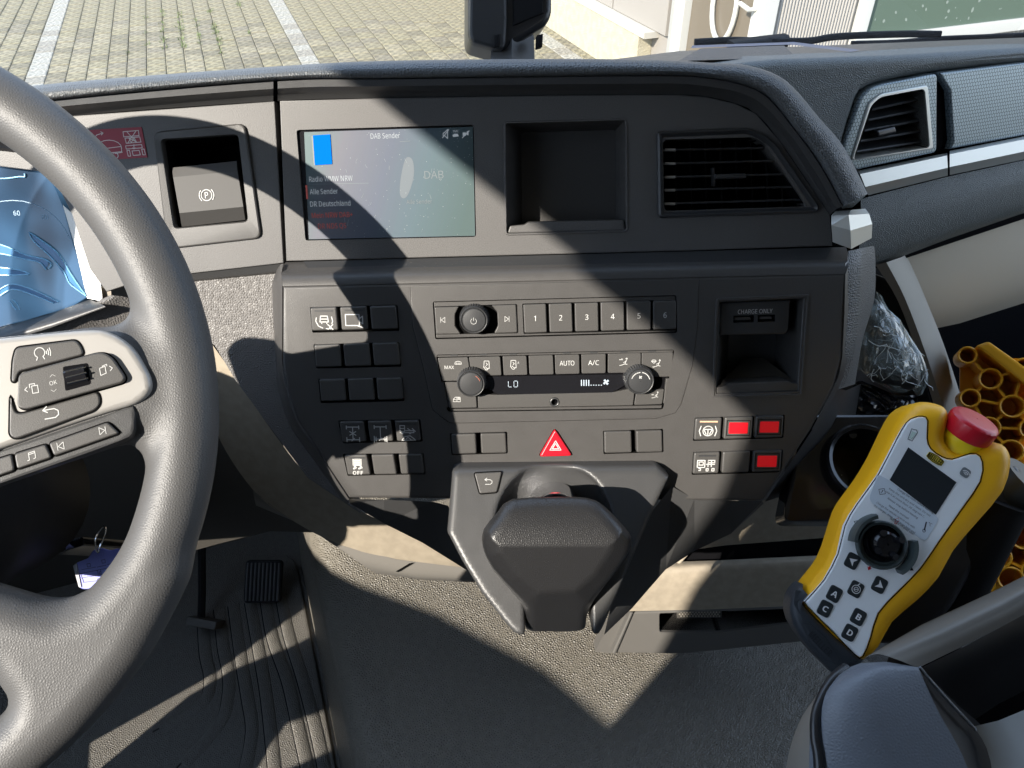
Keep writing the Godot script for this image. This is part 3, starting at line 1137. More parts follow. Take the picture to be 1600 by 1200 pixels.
func air_vent(d: Node3D, vin: PackedVector2Array) -> void:
	var vo := ccw(rc(pl(fA, [1025, 205, 1168, 199, 1192, 208, 1212, 224, 1280, 322, 1276, 333, 1027, 341]), 0.004))
	var o := part(d, "air_vent", skin([ring_at(vo, 0.0002), ring_at(inset(vo, 0.0006), 0.003), ring_at(inset(vo, 0.002), 0.0036), ring_at(inset(vo, 0.0046), 0.001), ring_at(inset(vo, 0.0056), -0.006)], true), M.vent_frame)
	part(o, "duct", pocket(vin, -0.004, -0.06, 0.0), M.hole)
	var L := [[1038, 234, 1194, 231], [1038, 255.5, 1213, 251], [1038, 276.7, 1228, 272], [1038, 297, 1242, 292], [1038, 318.5, 1257, 312]]
	for s: Array in L:
		var a := loc(fA, s[0], s[1], -0.006)
		var b := loc(fA, s[2], s[3], -0.006)
		var prof := PackedVector3Array()
		var rows := []
		for e: Vector3 in [a, b]:
			var r := PackedVector3Array()
			for q: Vector2 in [Vector2(-0.0007, 0), Vector2(0, 0.0006), Vector2(0.0007, 0), Vector2(0.0010, -0.010), Vector2(0.0002, -0.018), Vector2(-0.0006, -0.010)]:
				r.append(e + Vector3(0, q.x, q.y))
			rows.append(r)
		part(o, "slat", flip(skin(rows, true)), M.vent_frame)
		var tip := PackedVector3Array([a + Vector3(0.0005, 0, 0), a + Vector3(0.004, 0, 0.0004), a + Vector3(0.0085, 0, 0)])
		part(o, "slat_tip", tube(tip, 0.0011, 6), M.plate)
	for k in 9:
		var x := 1052 + k * 24.0
		var a := loc(fA, x, 220 if x < 1180 else 220 + (x - 1180) * 1.4, -0.026)
		var b := loc(fA, x + 3, 330, -0.026)
		part(o, "fin", flip(skin([PackedVector3Array([a, a + Vector3(0.0012, 0, 0), a + Vector3(0.006, 0, -0.02)]), PackedVector3Array([b, b + Vector3(0.0012, 0, 0), b + Vector3(0.006, 0, -0.02)])], true)), M.rubber)
	part(o, "vent_tab", prism(rc(pl(fA, [1116, 272, 1166, 270.5, 1167, 278, 1117, 280], -0.003), 0.001, 2), -0.012, -0.003, 0.0012), M.vent_frame)
	part(o, "vent_stem", prism(pl(fA, [1113.5, 262, 1116.5, 262, 1117.5, 291, 1114.5, 291], -0.005), -0.012, -0.005), M.vent)

func warning_label(d: Node3D) -> void:
	var o := part(d, "warning_label", prism(pl(fA, [90, 206, 221.5, 198.5, 231, 246, 100, 254]), 0.0, 0.0006), mat(0.27, 0.012, 0.03, 0.5))
	var s := PackedVector3Array()
	var z := 0.0008
	for q: Array in [[193, 206, 217, 204, 218, 212, 194, 214], [196, 216, 219, 214, 221, 222, 198, 224], [202, 216, 206, 223, 210, 215, 214, 222], [199, 206, 213, 222], [213, 205, 200, 224],
			[197, 228, 222, 226, 223, 231, 198, 233], [199, 235, 203, 235, 205, 244, 201, 244], [222, 233, 226, 233, 228, 242, 224, 242], [207, 236, 218, 235, 220, 242, 209, 243], [210, 226, 210, 233], [208, 231, 210, 233, 212, 231],
			[166, 232, 190, 229, 191, 237, 172, 239], [180, 240, 192, 238], [147, 217, 152, 211, 161, 208], [158, 206, 162, 208, 159, 211]]:
		s.append_array(ribbon(pl(fA, q), 0.0005, z, q.size() == 8))
	var arc := []
	for k in 9:
		var a := PI * k / 8.0
		arc.append_array([171 - cos(a) * 20, 232 - sin(a) * 13])
	s.append_array(ribbon(pl(fA, arc), 0.0005, z))
	s.append_array(ribbon(circle(pl(fA, [181, 243])[0], 0.0022, 12), 0.0005, z, true))
	part(o, "pictogram", s, mat(0.72, 0.66, 0.64, 0.6))

# ---------------------------------------------------------------- centre console
func rect4(x0: float, y0: float, x1: float, y1: float, dx := 0.0, dy := 0.0) -> Array:   # a slightly leaning block: lower edge moved right by dx, right edge raised by dy
	return [x0, y0, x1, y0 - dy, x1 + dx, y1 - dy, x0 + dx, y1]

func console(d: Node3D) -> void:
	var h := HB
	var rows3 := [[484, 480, 621, 476, 624, 517, 488, 520], [489.5, 538, 624, 534, 627, 573, 494, 576], [497, 592, 629, 589, 632, 627, 501, 630]]
	var low_l := [[528, 657, 657, 655, 660.5, 690, 536, 692.5], [535.5, 709, 662, 708, 665, 741, 543, 743.5]]
	var mid := [[703, 677, 792.5, 674.5, 793.5, 708.5, 705.5, 711], [942, 673, 1036, 670, 1037, 706.5, 943, 709.5]]
	var low_r := [[1085.5, 652.5, 1226.5, 648, 1224, 684.5, 1082.5, 689], [1083, 706, 1223.5, 702.5, 1221, 738, 1080.5, 742]]
	var tri := rc(pl(fA, [867, 667, 896, 712, 840, 713.5], h), 0.004)
	var holes := []
	for q: Array in rows3 + low_l + mid + low_r:
		holes.append(rc(pl(fA, q, h), 0.001, 2))
	holes.append(tri)
	var usb := rc(pl(fA, [1124, 471, 1258, 465, 1248, 612, 1118, 616], h), 0.0015, 2)
	holes.append(usb)
	var cen := pl(fA, [641, 447, 1092, 436, 1090, 505, 1082, 570, 1064, 632, 1055, 645, 1025, 654, 720, 661, 702, 660, 691, 652, 676, 640, 661, 572, 645, 510], h)
	holes.append(inset(ccw(cen), -0.0002))
	var face := pl(fA, [441, 446, 1322, 427, 1317, 558, 1304, 604, 1269, 670, 1195, 781, 1188, 784, 545, 779, 497, 707, 463, 657, 447, 607, 440, 567], h)
	part(d, "console_face", prism(face, -0.03, h, 0.003, 3, holes), M.console)
	part(d, "console_top", mesh(skin([pl3(fA, [441.5, 447, h - 0.0003, 1321.5, 428, h - 0.0003]), pl3(fA, [440.5, 436, h - 0.0015, 1325, 418, h - 0.0015]), pl3(fA, [439.5, 429, h - 0.005, 1327, 411, h - 0.005]), pl3(fA, [438.5, 425, h - 0.010, 1328, 407, h - 0.010]), pl3(fA, [440, 422, 0.014, 1328, 404, 0.014]), pl3(fA, [446, 409.5, -0.002, 1322, 386, -0.002])]), 60.0), M.console)
	part(d, "console_groove", skin([pl3(fA, [484, 424, 0.016, 1290, 406, 0.016]), pl3(fA, [474, 408.5, 0.0016, 1300, 387, 0.0016])]), M.vent_frame)
	var specks := PackedVector3Array()
	for i in 110:
		var x := rng.randf_range(560, 1240)
		var f := rng.randf_range(0.1, 0.9)
		var c := loc(fA, x, lerpf(423.5, 407.5, f) - (x - 480) * 0.0235, lerpf(0.016, 0.0016, f) + 0.0004)
		specks.append_array(cap(circle(Vector2(c.x, c.y), rng.randf_range(0.0001, 0.00026), 5), [], c.z))
	part(d, "dust", specks, mat(0.10, 0.095, 0.088, 0.9)).set_meta("kind", "stuff")
	# rounded left shoulder
	part(d, "console_shoulder", mesh(grid3([pl3(fA, [546, 781, h - 0.002, 542, 781, h - 0.007, 539, 782, h - 0.016, 537, 784, h - 0.03]), pl3(fA, [498, 708, h - 0.001, 493, 709, h - 0.006, 489, 711, h - 0.016, 486, 713, h - 0.03]), pl3(fA, [464, 658, h - 0.001, 459, 660, h - 0.006, 455, 662, h - 0.016, 452, 663, h - 0.03]), pl3(fA, [447, 607, h - 0.001, 442, 608, h - 0.006, 439, 609, h - 0.016, 436, 610, h - 0.03]), pl3(fA, [441, 566, h - 0.001, 436, 566, h - 0.006, 433, 566, h - 0.016, 431, 564, h - 0.03]), pl3(fA, [441, 500, h - 0.001, 434, 500, h - 0.005, 429, 499, h - 0.014, 427, 498, h - 0.03]), pl3(fA, [441, 447, h - 0.001, 433, 448, h - 0.005, 427, 450, h - 0.014, 425, 452, h - 0.03]), pl3(fA, [440, 432, h - 0.004, 435, 432, h - 0.009, 429, 434, h - 0.017, 426, 440, h - 0.03]), pl3(fA, [442, 412, 0.008, 439, 413, 0.006, 436, 416, 0.002, 433, 420, -0.004])], 3), 60.0), M.console)
	for q: Array in rows3 + low_l + mid + low_r:
		part(d, "switch_recess", pocket(rc(pl(fA, q, h), 0.001, 2), h, h - 0.012), M.gap)
	part(d, "centre_panel", prism(cen, h - 0.002, h + 0.0006, 0.0006, 2, [rc(pl(fA, [676, 471, 1057, 461, 1058, 520, 680, 530], h), 0.0015, 2), rc(pl(fA, [681, 554, 1054, 546, 1036, 639.5, 699, 643.5], h), 0.002, 2)]), M.console)
	# three rows of three
	switch(d, rect4(484, 480, 526.5, 517.5, 3, 1.2), "orbit")
	switch(d, rect4(530.5, 479, 573.5, 516.5, 3, 1.2), "camera")
	switch(d, rect4(577, 478, 619, 515.5, 3.5, 1.2), "")
	for k in 3:
		switch(d, rect4(490 + 45.5 * k, 538 - 1.3 * k, 532 + 45.5 * k, 574.5 - 1.3 * k, 3.2, 1.2), "")
		switch(d, rect4(498 + 44.5 * k, 592 - k, 539 + 44.5 * k, 627.5 - k, 3.2, 1.0), "")
	switch(d, rect4(529.5, 658, 568.5, 691, 5, 0.6), "axle_cross")
	switch(d, rect4(573.5, 657.3, 611, 690.3, 4.5, 0.6), "axle_line")
	switch(d, rect4(616, 656.6, 654.5, 689.7, 4, 0.6), "truck_hill")
	switch(d, rect4(537, 710, 574, 742.5, 6, 0.4), "slip_off")
	switch(d, rect4(579.5, 709.5, 616, 742, 5, 0.4), "")
	switch(d, rect4(622, 709, 660, 741, 4, 0.4), "")
	switch(d, rect4(704.5, 677.5, 744, 710, 1.5, 0.8), "")
	switch(d, rect4(750, 676.5, 791, 709, 1.5, 0.8), "")
	switch(d, rect4(943, 673.5, 987, 708.5, 0.8, 1.0), "")
	switch(d, rect4(993, 672.3, 1035, 707.5, 0.8, 1.0), "")
	switch(d, rect4(1086, 653, 1128.5, 688, -2.5, 1.2), "wheel")
	switch(d, rect4(1132, 651.3, 1177, 686.5, -2.5, 1.2), "red", "switch with a red lit window, left of two")
	switch(d, rect4(1180.5, 649.6, 1225, 685, -2.5, 1.2), "red", "switch with a red lit window, top right")
	switch(d, rect4(1084, 706.5, 1125.5, 741, -2.5, 1.2), "truck_plan")
	switch(d, rect4(1129, 705, 1173, 739.5, -2.5, 1.2), "")
	switch(d, rect4(1176.5, 703.6, 1222, 738, -2.5, 1.2), "red", "switch with a red lit window, bottom right")
	# hazard
	var hz := part(d, "hazard_switch", prism(inset(ccw(tri), 0.0006), h - 0.01, h + 0.003, 0.0014, 3), M.red, null, "red triangular hazard light switch")
	var c := loc(fA, 868, 697, h + 0.0032)
	var hs := PackedVector3Array()
	for r: float in [0.0052, 0.003]:
		var t := PackedVector2Array()
		for k in 3:
			t.append(Vector2(c.x, c.y - 0.0008) + Vector2.from_angle(PI / 2 + TAU * k / 3) * r)
		hs.append_array(ribbon(t, 0.0006, h + 0.0032, true))
	part(hz, "hazard_symbol", hs, mat(0.85, 0.55, 0.55, 0.5))

func switch(d: Node3D, q: Array, sign: String, label := "") -> void:
	var h := HB
	var p := ccw(rc(inset(ccw(pl(fA, q, h + 0.001)), 0.0003), 0.0016, 3))
	var top := h + 0.0018
	var o := part(d, "rocker_switch", prism(p, h - 0.01, top, 0.0012, 3), M.switch, null, label)
	var c := Vector2.ZERO
	for v in pl(fA, q, h + 0.001):
		c += v * 0.25
	var w: float = loc(fA, q[2], q[3], h).x - loc(fA, q[0], q[1], h).x
	var tl := loc(fA, q[0], q[1], h + 0.001)
	var z := top + 0.00015
	if sign == "red":
		part(o, "indicator_lamp", prism(rc(PackedVector2Array([c + Vector2(-w * 0.33, -w * 0.20), c + Vector2(w * 0.33, -w * 0.20), c + Vector2(w * 0.33, w * 0.20), c + Vector2(-w * 0.33, w * 0.20)]), 0.0006, 2), top - 0.001, top + 0.0005, 0.0003), M.red_lamp)
		part(o, "lamp_frame", _frame_of(c, w * 0.40, w * 0.27, 0.0006, z), M.gap)
		return
	if sign == "":
		return
	part(o, "indicator", prism(PackedVector2Array([Vector2(c.x - w * 0.32, tl.y - 0.0034), Vector2(c.x + w * 0.34, tl.y - 0.0034), Vector2(c.x + w * 0.34, tl.y - 0.0022), Vector2(c.x - w * 0.32, tl.y - 0.0022)]), top - 0.001, top + 0.0003), M.amber if sign == "wheel" else M.vent_frame)
	part(o, "symbol", icon(sign, c + Vector2(0, -0.0016), w * 0.62, z), M.print)

func _frame_of(c: Vector2, a: float, b: float, w: float, z: float) -> PackedVector3Array:
	return ribbon(PackedVector2Array([c + Vector2(-a, -b), c + Vector2(a, -b), c + Vector2(a, b), c + Vector2(-a, b)]), w, z, true)

func icon(what: String, c: Vector2, s: float, z: float) -> PackedVector3Array:     # pictograms as strokes in a unit square
	var out := PackedVector3Array()
	var L := []
	var w := 0.058
	match what:
		"orbit":
			L = [[-.2, .3, .2, .3, .25, -.05, -.25, -.05, -.2, .3], [-.2, .12, .2, .12], [-.15, -.05, -.15, -.15], [.15, -.05, .15, -.15], [-.45, .2, -.5, 0, -.35, -.3, -.1, -.42], [.45, .25, .5, 0, .45, -.15], [.1, -.45, .4, -.45], [.2, -.2, .5, -.5], [.5, -.2, .2, -.5]]
		"camera":
			L = [[-.5, .35, .3, .35, .3, -.3, -.5, -.3, -.5, .35], [.3, .1, .5, .25, .5, -.2, .3, -.05], [.15, -.3, .5, -.42]]
		"axle_cross":
			L = [[-.4, .45, .4, .45], [-.4, .32, -.4, .58], [.4, .32, .4, .58], [0, .45, 0, -.4], [-.2, .15, .2, -.1], [-.2, -.1, .2, .15], [-.4, -.4, .4, -.4], [-.4, -.55, -.4, -.25], [.42, -.55, .42, -.25], [-.1, -.5, .1, -.3]]
		"axle_line":
			L = [[-.4, .45, .4, .45], [-.4, .32, -.4, .58], [.4, .32, .4, .58], [0, .45, 0, -.35], [-.4, -.4, .4, -.4], [-.42, -.6, -.42, -.2], [-.3, -.55, -.3, -.25], [.42, -.6, .42, -.2], [.3, -.55, .3, -.25], [-.08, -.5, .08, -.3]]
		"truck_hill":
			L = [[-.5, .5, -.2, .5, -.2, .1, -.5, .1, -.5, .5], [-.5, .3, -.2, .3], [-.2, .15, .4, .15, .4, .02, -.5, .02], [0, .3, .2, .15], [.3, .3, .5, .1], [-.4, -.05, -.3, -.05], [.1, -.05, .2, -.05], [-.4, -.5, -.2, -.25, .15, -.2, .4, -.4, .5, -.5, -.4, -.5], [-.15, -.45, 0, -.3, .2, -.45]]
		"slip_off":
			L = [[-.25, .6, .25, .6, .25, .15, -.25, .15, -.25, .6], [-.25, .45, .25, .45], [-.25, .3, .25, .3], [-.2, .1, -.1, -.05, -.25, -.12], [.2, .1, .3, -.05, .1, -.12]]
			out.append_array(text("OFF", c + Vector2(0.02, -0.42) * s, s * 0.26, z, 0, 1.1, true))
			w = 0.12
		"wheel":
			L = [[-.25, .1, .25, .1], [0, .1, 0, -.25], [-.25, .1, -.1, -.2], [.25, .1, .1, -.2]]
			out.append_array(ribbon(circle(c, s * 0.3, 18), s * w, z, true))
			for sd in [-1, 1]:
				L.append([.42 * sd, .3, .52 * sd, 0, .42 * sd, -.3])
		"truck_plan":
			L = [[-.55, .3, -.1, .3, -.1, -.15, -.55, -.15, -.55, .3], [-.45, .2, -.2, .2, -.2, 0, -.45, 0, -.45, .2], [.1, .15, .5, .15, .5, .3, .1, .3, .1, .15], [0, .05, .5, .05], [.1, -.1, .1, .3], [.3, -.1, .3, .3], [-.45, -.35, -.35, -.35, -.35, -.22, -.45, -.22], [0, -.38, .12, -.38, .12, -.22, 0, -.22, 0, -.38], [.35, -.38, .48, -.38, .48, -.22, .35, -.22, .35, -.38]]
		"prev", "next":
			var k := -1.0 if what == "prev" else 1.0
			L = [[-.3 * k, .4, -.3 * k, -.4, .25 * k, 0, -.3 * k, .4], [.33 * k, .4, .33 * k, -.4]]
		"power":
			var a := []
			for i in 17:
				var t := deg_to_rad(125 + 290.0 * i / 16)
				a.append_array([cos(t) * .4, sin(t) * .4])
			L = [a, [0, .5, 0, .05]]
		"back":
			L = [[-.35, .25, .25, .25, .45, .1, .45, -.15, .25, -.3, -.35, -.3], [-.15, .45, -.4, .25, -.15, .08]]
		"page_l":
			L = [[-.45, .2, -.65, 0, -.45, -.2], [-.25, .1, -.25, .4, .15, .4, .15, .3], [-.1, .22, .35, .22, .35, -.4, -.1, -.4, -.1, .22]]
		"page_r":
			L = [[.45, .25, .65, .05, .45, -.15], [.25, .3, .25, .45, -.1, .35, -.1, .25], [-.35, .2, .1, .3, .1, -.3, -.35, -.42, -.35, .2]]
		"voice":
			var a := []
			for i in 15:
				var t := deg_to_rad(-60 + 300.0 * i / 14)
				a.append_array([-.15 + cos(t) * .33, .05 + sin(t) * .36])
			L = [a, [.02, -.25, .1, -.45], [-.32, -.25, -.42, -.45], [.28, .1, .28, -.1], [.38, .2, .42, 0, .38, -.2], [.5, .28, .55, 0, .5, -.28]]
		"note":
			L = [[-.25, -.3, -.25, .35, .3, .45, .3, -.2], [-.25, .2, .3, .3], [-.42, -.35, -.25, -.3], [.12, -.25, .3, -.2]]
		"up":
			L = [[-.4, -.15, 0, .2, .4, -.15]]
		"down":
			L = [[-.4, .15, 0, -.2, .4, .15]]
		"screen_max":
			L = [[-.1, .05, -.05, .3, .3, .4, .65, .3, .7, .05, -.1, .05], [.1, 0, .1, .2], [.3, 0, .3, .2], [.5, 0, .5, .2]]
		"recirc":
			L = [[-.3, .5, .2, .5, .25, -.3, -.05, -.3], [-.3, .5, -.35, -.2], [-.1, .3, .05, .15, -.1, 0], [-.3, -.2, -.15, -.45, .05, -.45, .15, -.25], [-.2, -.1, -.05, -.25]]
		"seat_face", "seat_foot", "seat_both":
			L = [[.25, .5, .35, .45, .3, .35, .2, .4, .25, .5], [.28, .3, .1, -.15, -.3, -.3, -.45, -.3], [.28, .3, .15, .1, -.05, 0], [.1, -.15, .35, -.2]]
			L.append([-.5, .3, -.15, .3, -.25, .42] if what == "seat_face" else [-.6, .3, -.5, .45, -.2, .45, -.1, .3, -.6, .3, -.35, .1, -.2, .2] if what == "seat_both" else [-.5, .1, -.25, .1, -.35, .2])
		"car":
			L = [[-.5, -.3, -.45, .05, -.2, .3, .4, .3, .45, -.3, -.5, -.3], [-.5, 0, .45, 0], [0, .3, 0, -.3], [.1, .1, .35, .1], [.1, .2, .35, .2]]
		"fan":
			for k in 4:
				var t := TAU * k / 4 + 0.4
				L.append([0, 0, cos(t) * .45, sin(t) * .45, cos(t + .5) * .45, sin(t + .5) * .45, 0, 0])
			w = 0.16
	for q: Array in L:
		var pv := PackedVector2Array()
		for i in range(0, q.size(), 2):
			pv.append(c + Vector2(q[i], q[i + 1]) * s)
		out.append_array(ribbon(pv, s * w, z))
	return out

func knob(o: Node3D, called: String, px: float, py: float, r: float, h0: float, h1: float) -> Node3D:
	var c := loc(fA, px, py, h1)
	c.z = 0
	var k := part(o, called, lathe(c, [r * 1.22, h0, r * 1.17, h0 + 0.002, r * 1.12, h1 - 0.0035, r * 1.08, h1 - 0.002, r * 1.02, h1 - 0.0008, r * 0.97, h1 - 0.0010, r * 0.93, h1 - 0.0016, r * 0.86, h1 - 0.0004, r * 0.5, h1, r * 0.02, h1 + 0.0001], 72, 0.0006), M.vent_frame)
	return k

func key_button(o: Node3D, called: String, q: Array, h: float, r := 0.0008) -> Node3D:
	return part(o, called, prism(rc(pl(fA, q, h), 0.0012, 3), h - 0.008, h, r, 3), M.switch)

func radio(d: Node3D) -> void:
	var h := HB
	var out_ := rc(pl(fA, [676, 471, 1057, 461, 1058, 520, 680, 530], h), 0.0015, 2)
	var o := part(d, "radio", pocket(inset(ccw(out_), 0.0003), h + 0.0002, h - 0.004), M.gap)
	part(o, "radio_face", prism(inset(ccw(out_), 0.0007), h - 0.005, h - 0.0006, 0.0005, 2, [rc(pl(fA, [677, 479, 808, 475, 809.5, 521, 680.5, 523], h), 0.001, 2), rc(pl(fA, [816, 474.5, 1057, 468.5, 1057, 517, 818, 522], h), 0.001, 2)]), M.console)
	part(o, "knob_well", cap(pl(fA, [676, 474, 1057, 466, 1057, 519, 680, 526], h - 0.0045), [], h - 0.0045), M.hole)
	var p := key_button(o, "radio_button", [678.5, 480, 717, 479, 711, 491, 711, 509, 720, 522, 681.5, 522.5], h + 0.001)
	part(p, "symbol", icon("prev", _xy(692, 500, h + 0.0012), 0.0052, h + 0.0012), M.print)
	var n := key_button(o, "radio_button", [768, 477, 806.5, 476, 808.5, 520, 772, 521, 778, 509, 777, 488], h + 0.001)
	part(n, "symbol", icon("next", _xy(792, 498.5, h + 0.0012), 0.0052, h + 0.0012), M.print)
	var nums := [[817.5, 475.8, 853, 474.8, 854.5, 519.5, 819.5, 520.5], [857.5, 474.8, 893.5, 473.8, 894.8, 518.5, 859, 519.4], [898, 473.7, 934.5, 472.7, 935.3, 517.4, 899, 518.3], [938.7, 472.6, 975, 471.6, 975.5, 516.2, 939.3, 517.2], [979.3, 471.4, 1016.5, 470.4, 1016.8, 515.2, 979.7, 516], [1020.8, 470.3, 1056.5, 469.5, 1056.5, 514.2, 1021, 515.1]]
	for k in 6:
		var b := key_button(o, "radio_button", nums[k], h + 0.001)
		part(b, "symbol", caption(str(k + 1), (nums[k][0] + nums[k][2]) * 0.5 + 0.6, 497.5 - k * 1.0, 8.0, 0, h + 0.0012), M.print)
	var kb := knob(o, "volume_knob", 740.6, 500.5, 0.0098, h - 0.002, h + 0.011)
	part(kb, "symbol", icon("power", _xy(740, 502, h + 0.0114), 0.0055, h + 0.0114), M.print)

func _xy(px: float, py: float, h: float) -> Vector2:
	var p := loc(fA, px, py, h)
	return Vector2(p.x, p.y)

func climate(d: Node3D) -> void:
	var h := HB
	var out_ := rc(pl(fA, [681, 554, 1054, 546, 1036, 639.5, 699, 643.5], h), 0.002, 2)
	var o := part(d, "climate_control", pocket(inset(ccw(out_), 0.0003), h + 0.0002, h - 0.004), M.gap)
	part(o, "backing", cap(inset(ccw(out_), 0.0008), [], h - 0.003), M.hole)
	var t := h + 0.0004
	var rail := part(o, "lamp_rail", prism(pl(fA, [682.5, 555.2, 1052.5, 547.2, 1051.8, 550.2, 683.5, 558], h), h - 0.003, h, 0.0003, 1), M.console)
	for k: Array in [[704, 554.2], [750, 553.2], [796, 552.4], [880, 550.6], [922, 549.8], [969, 548.8], [1013, 547.8]]:
		part(rail, "indicator", prism(pl(fA, [k[0], k[1], k[0] + 11, k[1] - 0.3, k[0] + 11, k[1] + 1.8, k[0], k[1] + 2.1], h), h - 0.001, h + 0.0003), M.vent_frame)
	var B := [
		[683.7, 559.3, 731, 558, 736, 594.5, 691, 595.5], [732.5, 558, 781.5, 556.8, 783.5, 586.5, 736.5, 587.5], [785.3, 556.7, 822.5, 555.8, 824, 585.8, 787, 586.5], [826, 555.7, 864, 554.8, 865, 585, 827.3, 585.7],
		[867, 554.7, 905, 553.8, 905.5, 584, 868, 584.8], [908.5, 553.7, 946.5, 552.8, 946.3, 583, 909, 583.8], [950.3, 552.7, 1001.5, 551.5, 1001, 582, 950, 582.9], [1003, 551.5, 1052, 550.3, 1049.5, 588.5, 1002.5, 589.5]]
	var S := ["screen_max", "recirc", "recirc", "", "AUTO", "A/C", "seat_face", "seat_both"]
	for k in 8:
		var b := key_button(o, "climate_button", B[k], t, 0.0004)
		var c := Vector2((B[k][0] + B[k][2]) * 0.5, (B[k][1] + B[k][5]) * 0.5 - 3.5)
		if k == 0:
			var s0 := caption("MAX", 702, 574, 5.0, 15, t + 0.0002)
			s0.append_array(icon("screen_max", _xy(712, 569.5, t), 0.0066, t + 0.0002))
			part(b, "symbol", s0, M.print)
		elif S[k] == "AUTO" or S[k] == "A/C":
			part(b, "symbol", caption(S[k], c.x, 567.5 - (0.8 if k == 5 else 0.0), 7.2, 23 if k == 4 else 17, t + 0.0002, 0.02), M.print)
		elif S[k]:
			var s1 := icon(S[k], _xy(c.x + (4 if k == 1 else -1), c.y + 2.5, t), 0.0074, t + 0.0002)
			if k == 2:
				s1.append_array(caption("A", c.x + 6, c.y - 1, 3.2, 0, t + 0.0002))
			part(b, "symbol", s1, M.print)
	for q: Array in [[[695, 597, 742.5, 597, 745, 637, 701.5, 637.8], "car", 714, 624], [[994.5, 611, 1038, 608, 1034.5, 631.5, 991, 633], "seat_foot", 1024, 618]]:
		var b := key_button(o, "climate_button", q[0], t, 0.0004)
		part(b, "symbol", icon(q[1], _xy(q[2], q[3], t), 0.0062, t + 0.0002), M.print)
	for q: Array in [[688, 597, 693.5, 597, 700.5, 637, 695, 637.2], [1041, 591.5, 1049, 591, 1041, 631, 1036.5, 631.3]]:
		var b := key_button(o, "climate_strip", q, t, 0.0004)
	part(o, "climate_fascia", prism(rc(pl(fA, [746.5, 616, 779, 616.8, 957, 613, 986, 607, 992, 606, 989, 633.2, 747, 638], h), 0.001, 2), h - 0.008, t, 0.0004, 2, [circle(_xy(866.5, 628, h), 0.0039, 20)]), M.switch)
	part(o, "climate_trim", prism(pl(fA, [703, 639.2, 1034.5, 633.5, 1033.5, 638, 704, 642.3], h), h - 0.003, h, 0.0003, 1), M.console)
	# display strip between the knobs
	var ds := pl(fA, [745, 588.5, 975, 584.8, 975, 603, 957, 613, 779, 616.3, 764, 608, 750, 606], h)
	var dsp := part(o, "climate_display", prism(ds, h - 0.004, h - 0.0002), M.gloss)
	var tx := PackedVector3Array()
	var zz := h + 0.0001
	tx.append_array(_segments("LO", 801.5, 600, 9.5, zz))
	for k in 4:
		tx.append_array(ribbon(pl(fA, [908.5 + k * 3.8, 594, 908.6 + k * 3.8, 602.5], zz), 0.0008, zz))
	for k in 5:
		tx.append_array(ribbon(pl(fA, [923 + k * 4, 601.8, 924.2 + k * 4, 601.8], zz), 0.0006, zz))
	tx.append_array(icon("fan", _xy(947, 597, zz), 0.0046, zz))
	part(dsp, "display_digits", tx, glow(mat(0.25, 0.28, 0.3, 0.5), 0.60, 0.72, 0.85, 0.35))
	var jack := _xy(866.5, 628, h)
	part(o, "audio_socket", lathe(Vector3(jack.x, jack.y, 0), [0.0038, h - 0.004, 0.0036, h + 0.001, 0.0031, h + 0.0012, 0.0026, h + 0.001, 0.0024, h - 0.006, 0.0001, h - 0.006], 24), M.vent_frame)
	part(o, "socket_hole", cap(circle(jack, 0.0022, 16), [], h - 0.003), M.hole)
	for k: Array in [[736, 600, 0], [1000.8, 596, 1]]:
		var kb := knob(o, "climate_knob", k[0], k[1], 0.0100, h - 0.002, h + 0.012)
		if k[2]:
			var s2 := icon("fan", _xy(1000.8, 589.5, h + 0.0124), 0.0026, h + 0.0124)
			for a0: float in [15.0, 95.0]:
				var arc := PackedVector2Array()
				for i in 7:
					arc.append(_xy(1000.8, 596, h + 0.012) + Vector2.from_angle(deg_to_rad(a0 + i * 11.0)) * 0.0072)
				s2.append_array(ribbon(arc, 0.0006, h + 0.0124))
			part(kb, "symbol", s2, M.print)
		else:
			var arc := PackedVector2Array()
			for i in 6:
				arc.append(_xy(736, 600, h + 0.012) + Vector2.from_angle(deg_to_rad(20.0 + i * 8.0)) * 0.0072)
			part(kb, "symbol", ribbon(arc, 0.0005, h + 0.0124), mat(0.35, 0.12, 0.08, 0.5))

func _segments(s: String, px: float, py: float, hpx: float, z: float) -> PackedVector3Array:   # seven-segment figures, a little slanted
	var out := PackedVector3Array()
	var k := loc(fA, px + 1, py, z).distance_to(loc(fA, px, py, z)) * hpx
	var c0 := _xy(px, py, z)
	for i in s.length():
		var c := c0 + Vector2((i - (s.length() - 1) * 0.5) * k * 0.92, 0)
		var segs := "dfe" if s[i] == "L" else "abcdef"
		var pos := {"a": [0, .5, 0], "b": [.3, .25, 1], "c": [.3, -.25, 1], "d": [0, -.5, 0], "e": [-.3, -.25, 1], "f": [-.3, .25, 1]}
		for g in segs:
			var q: Array = pos[g]
			var m := c + Vector2(q[0], q[1]) * k
			var e := Vector2(0, 0.18) * k if q[2] else Vector2(0.2, 0) * k
			out.append_array(ribbon(PackedVector2Array([m - e, m + e]), k * 0.085, z))
	return out

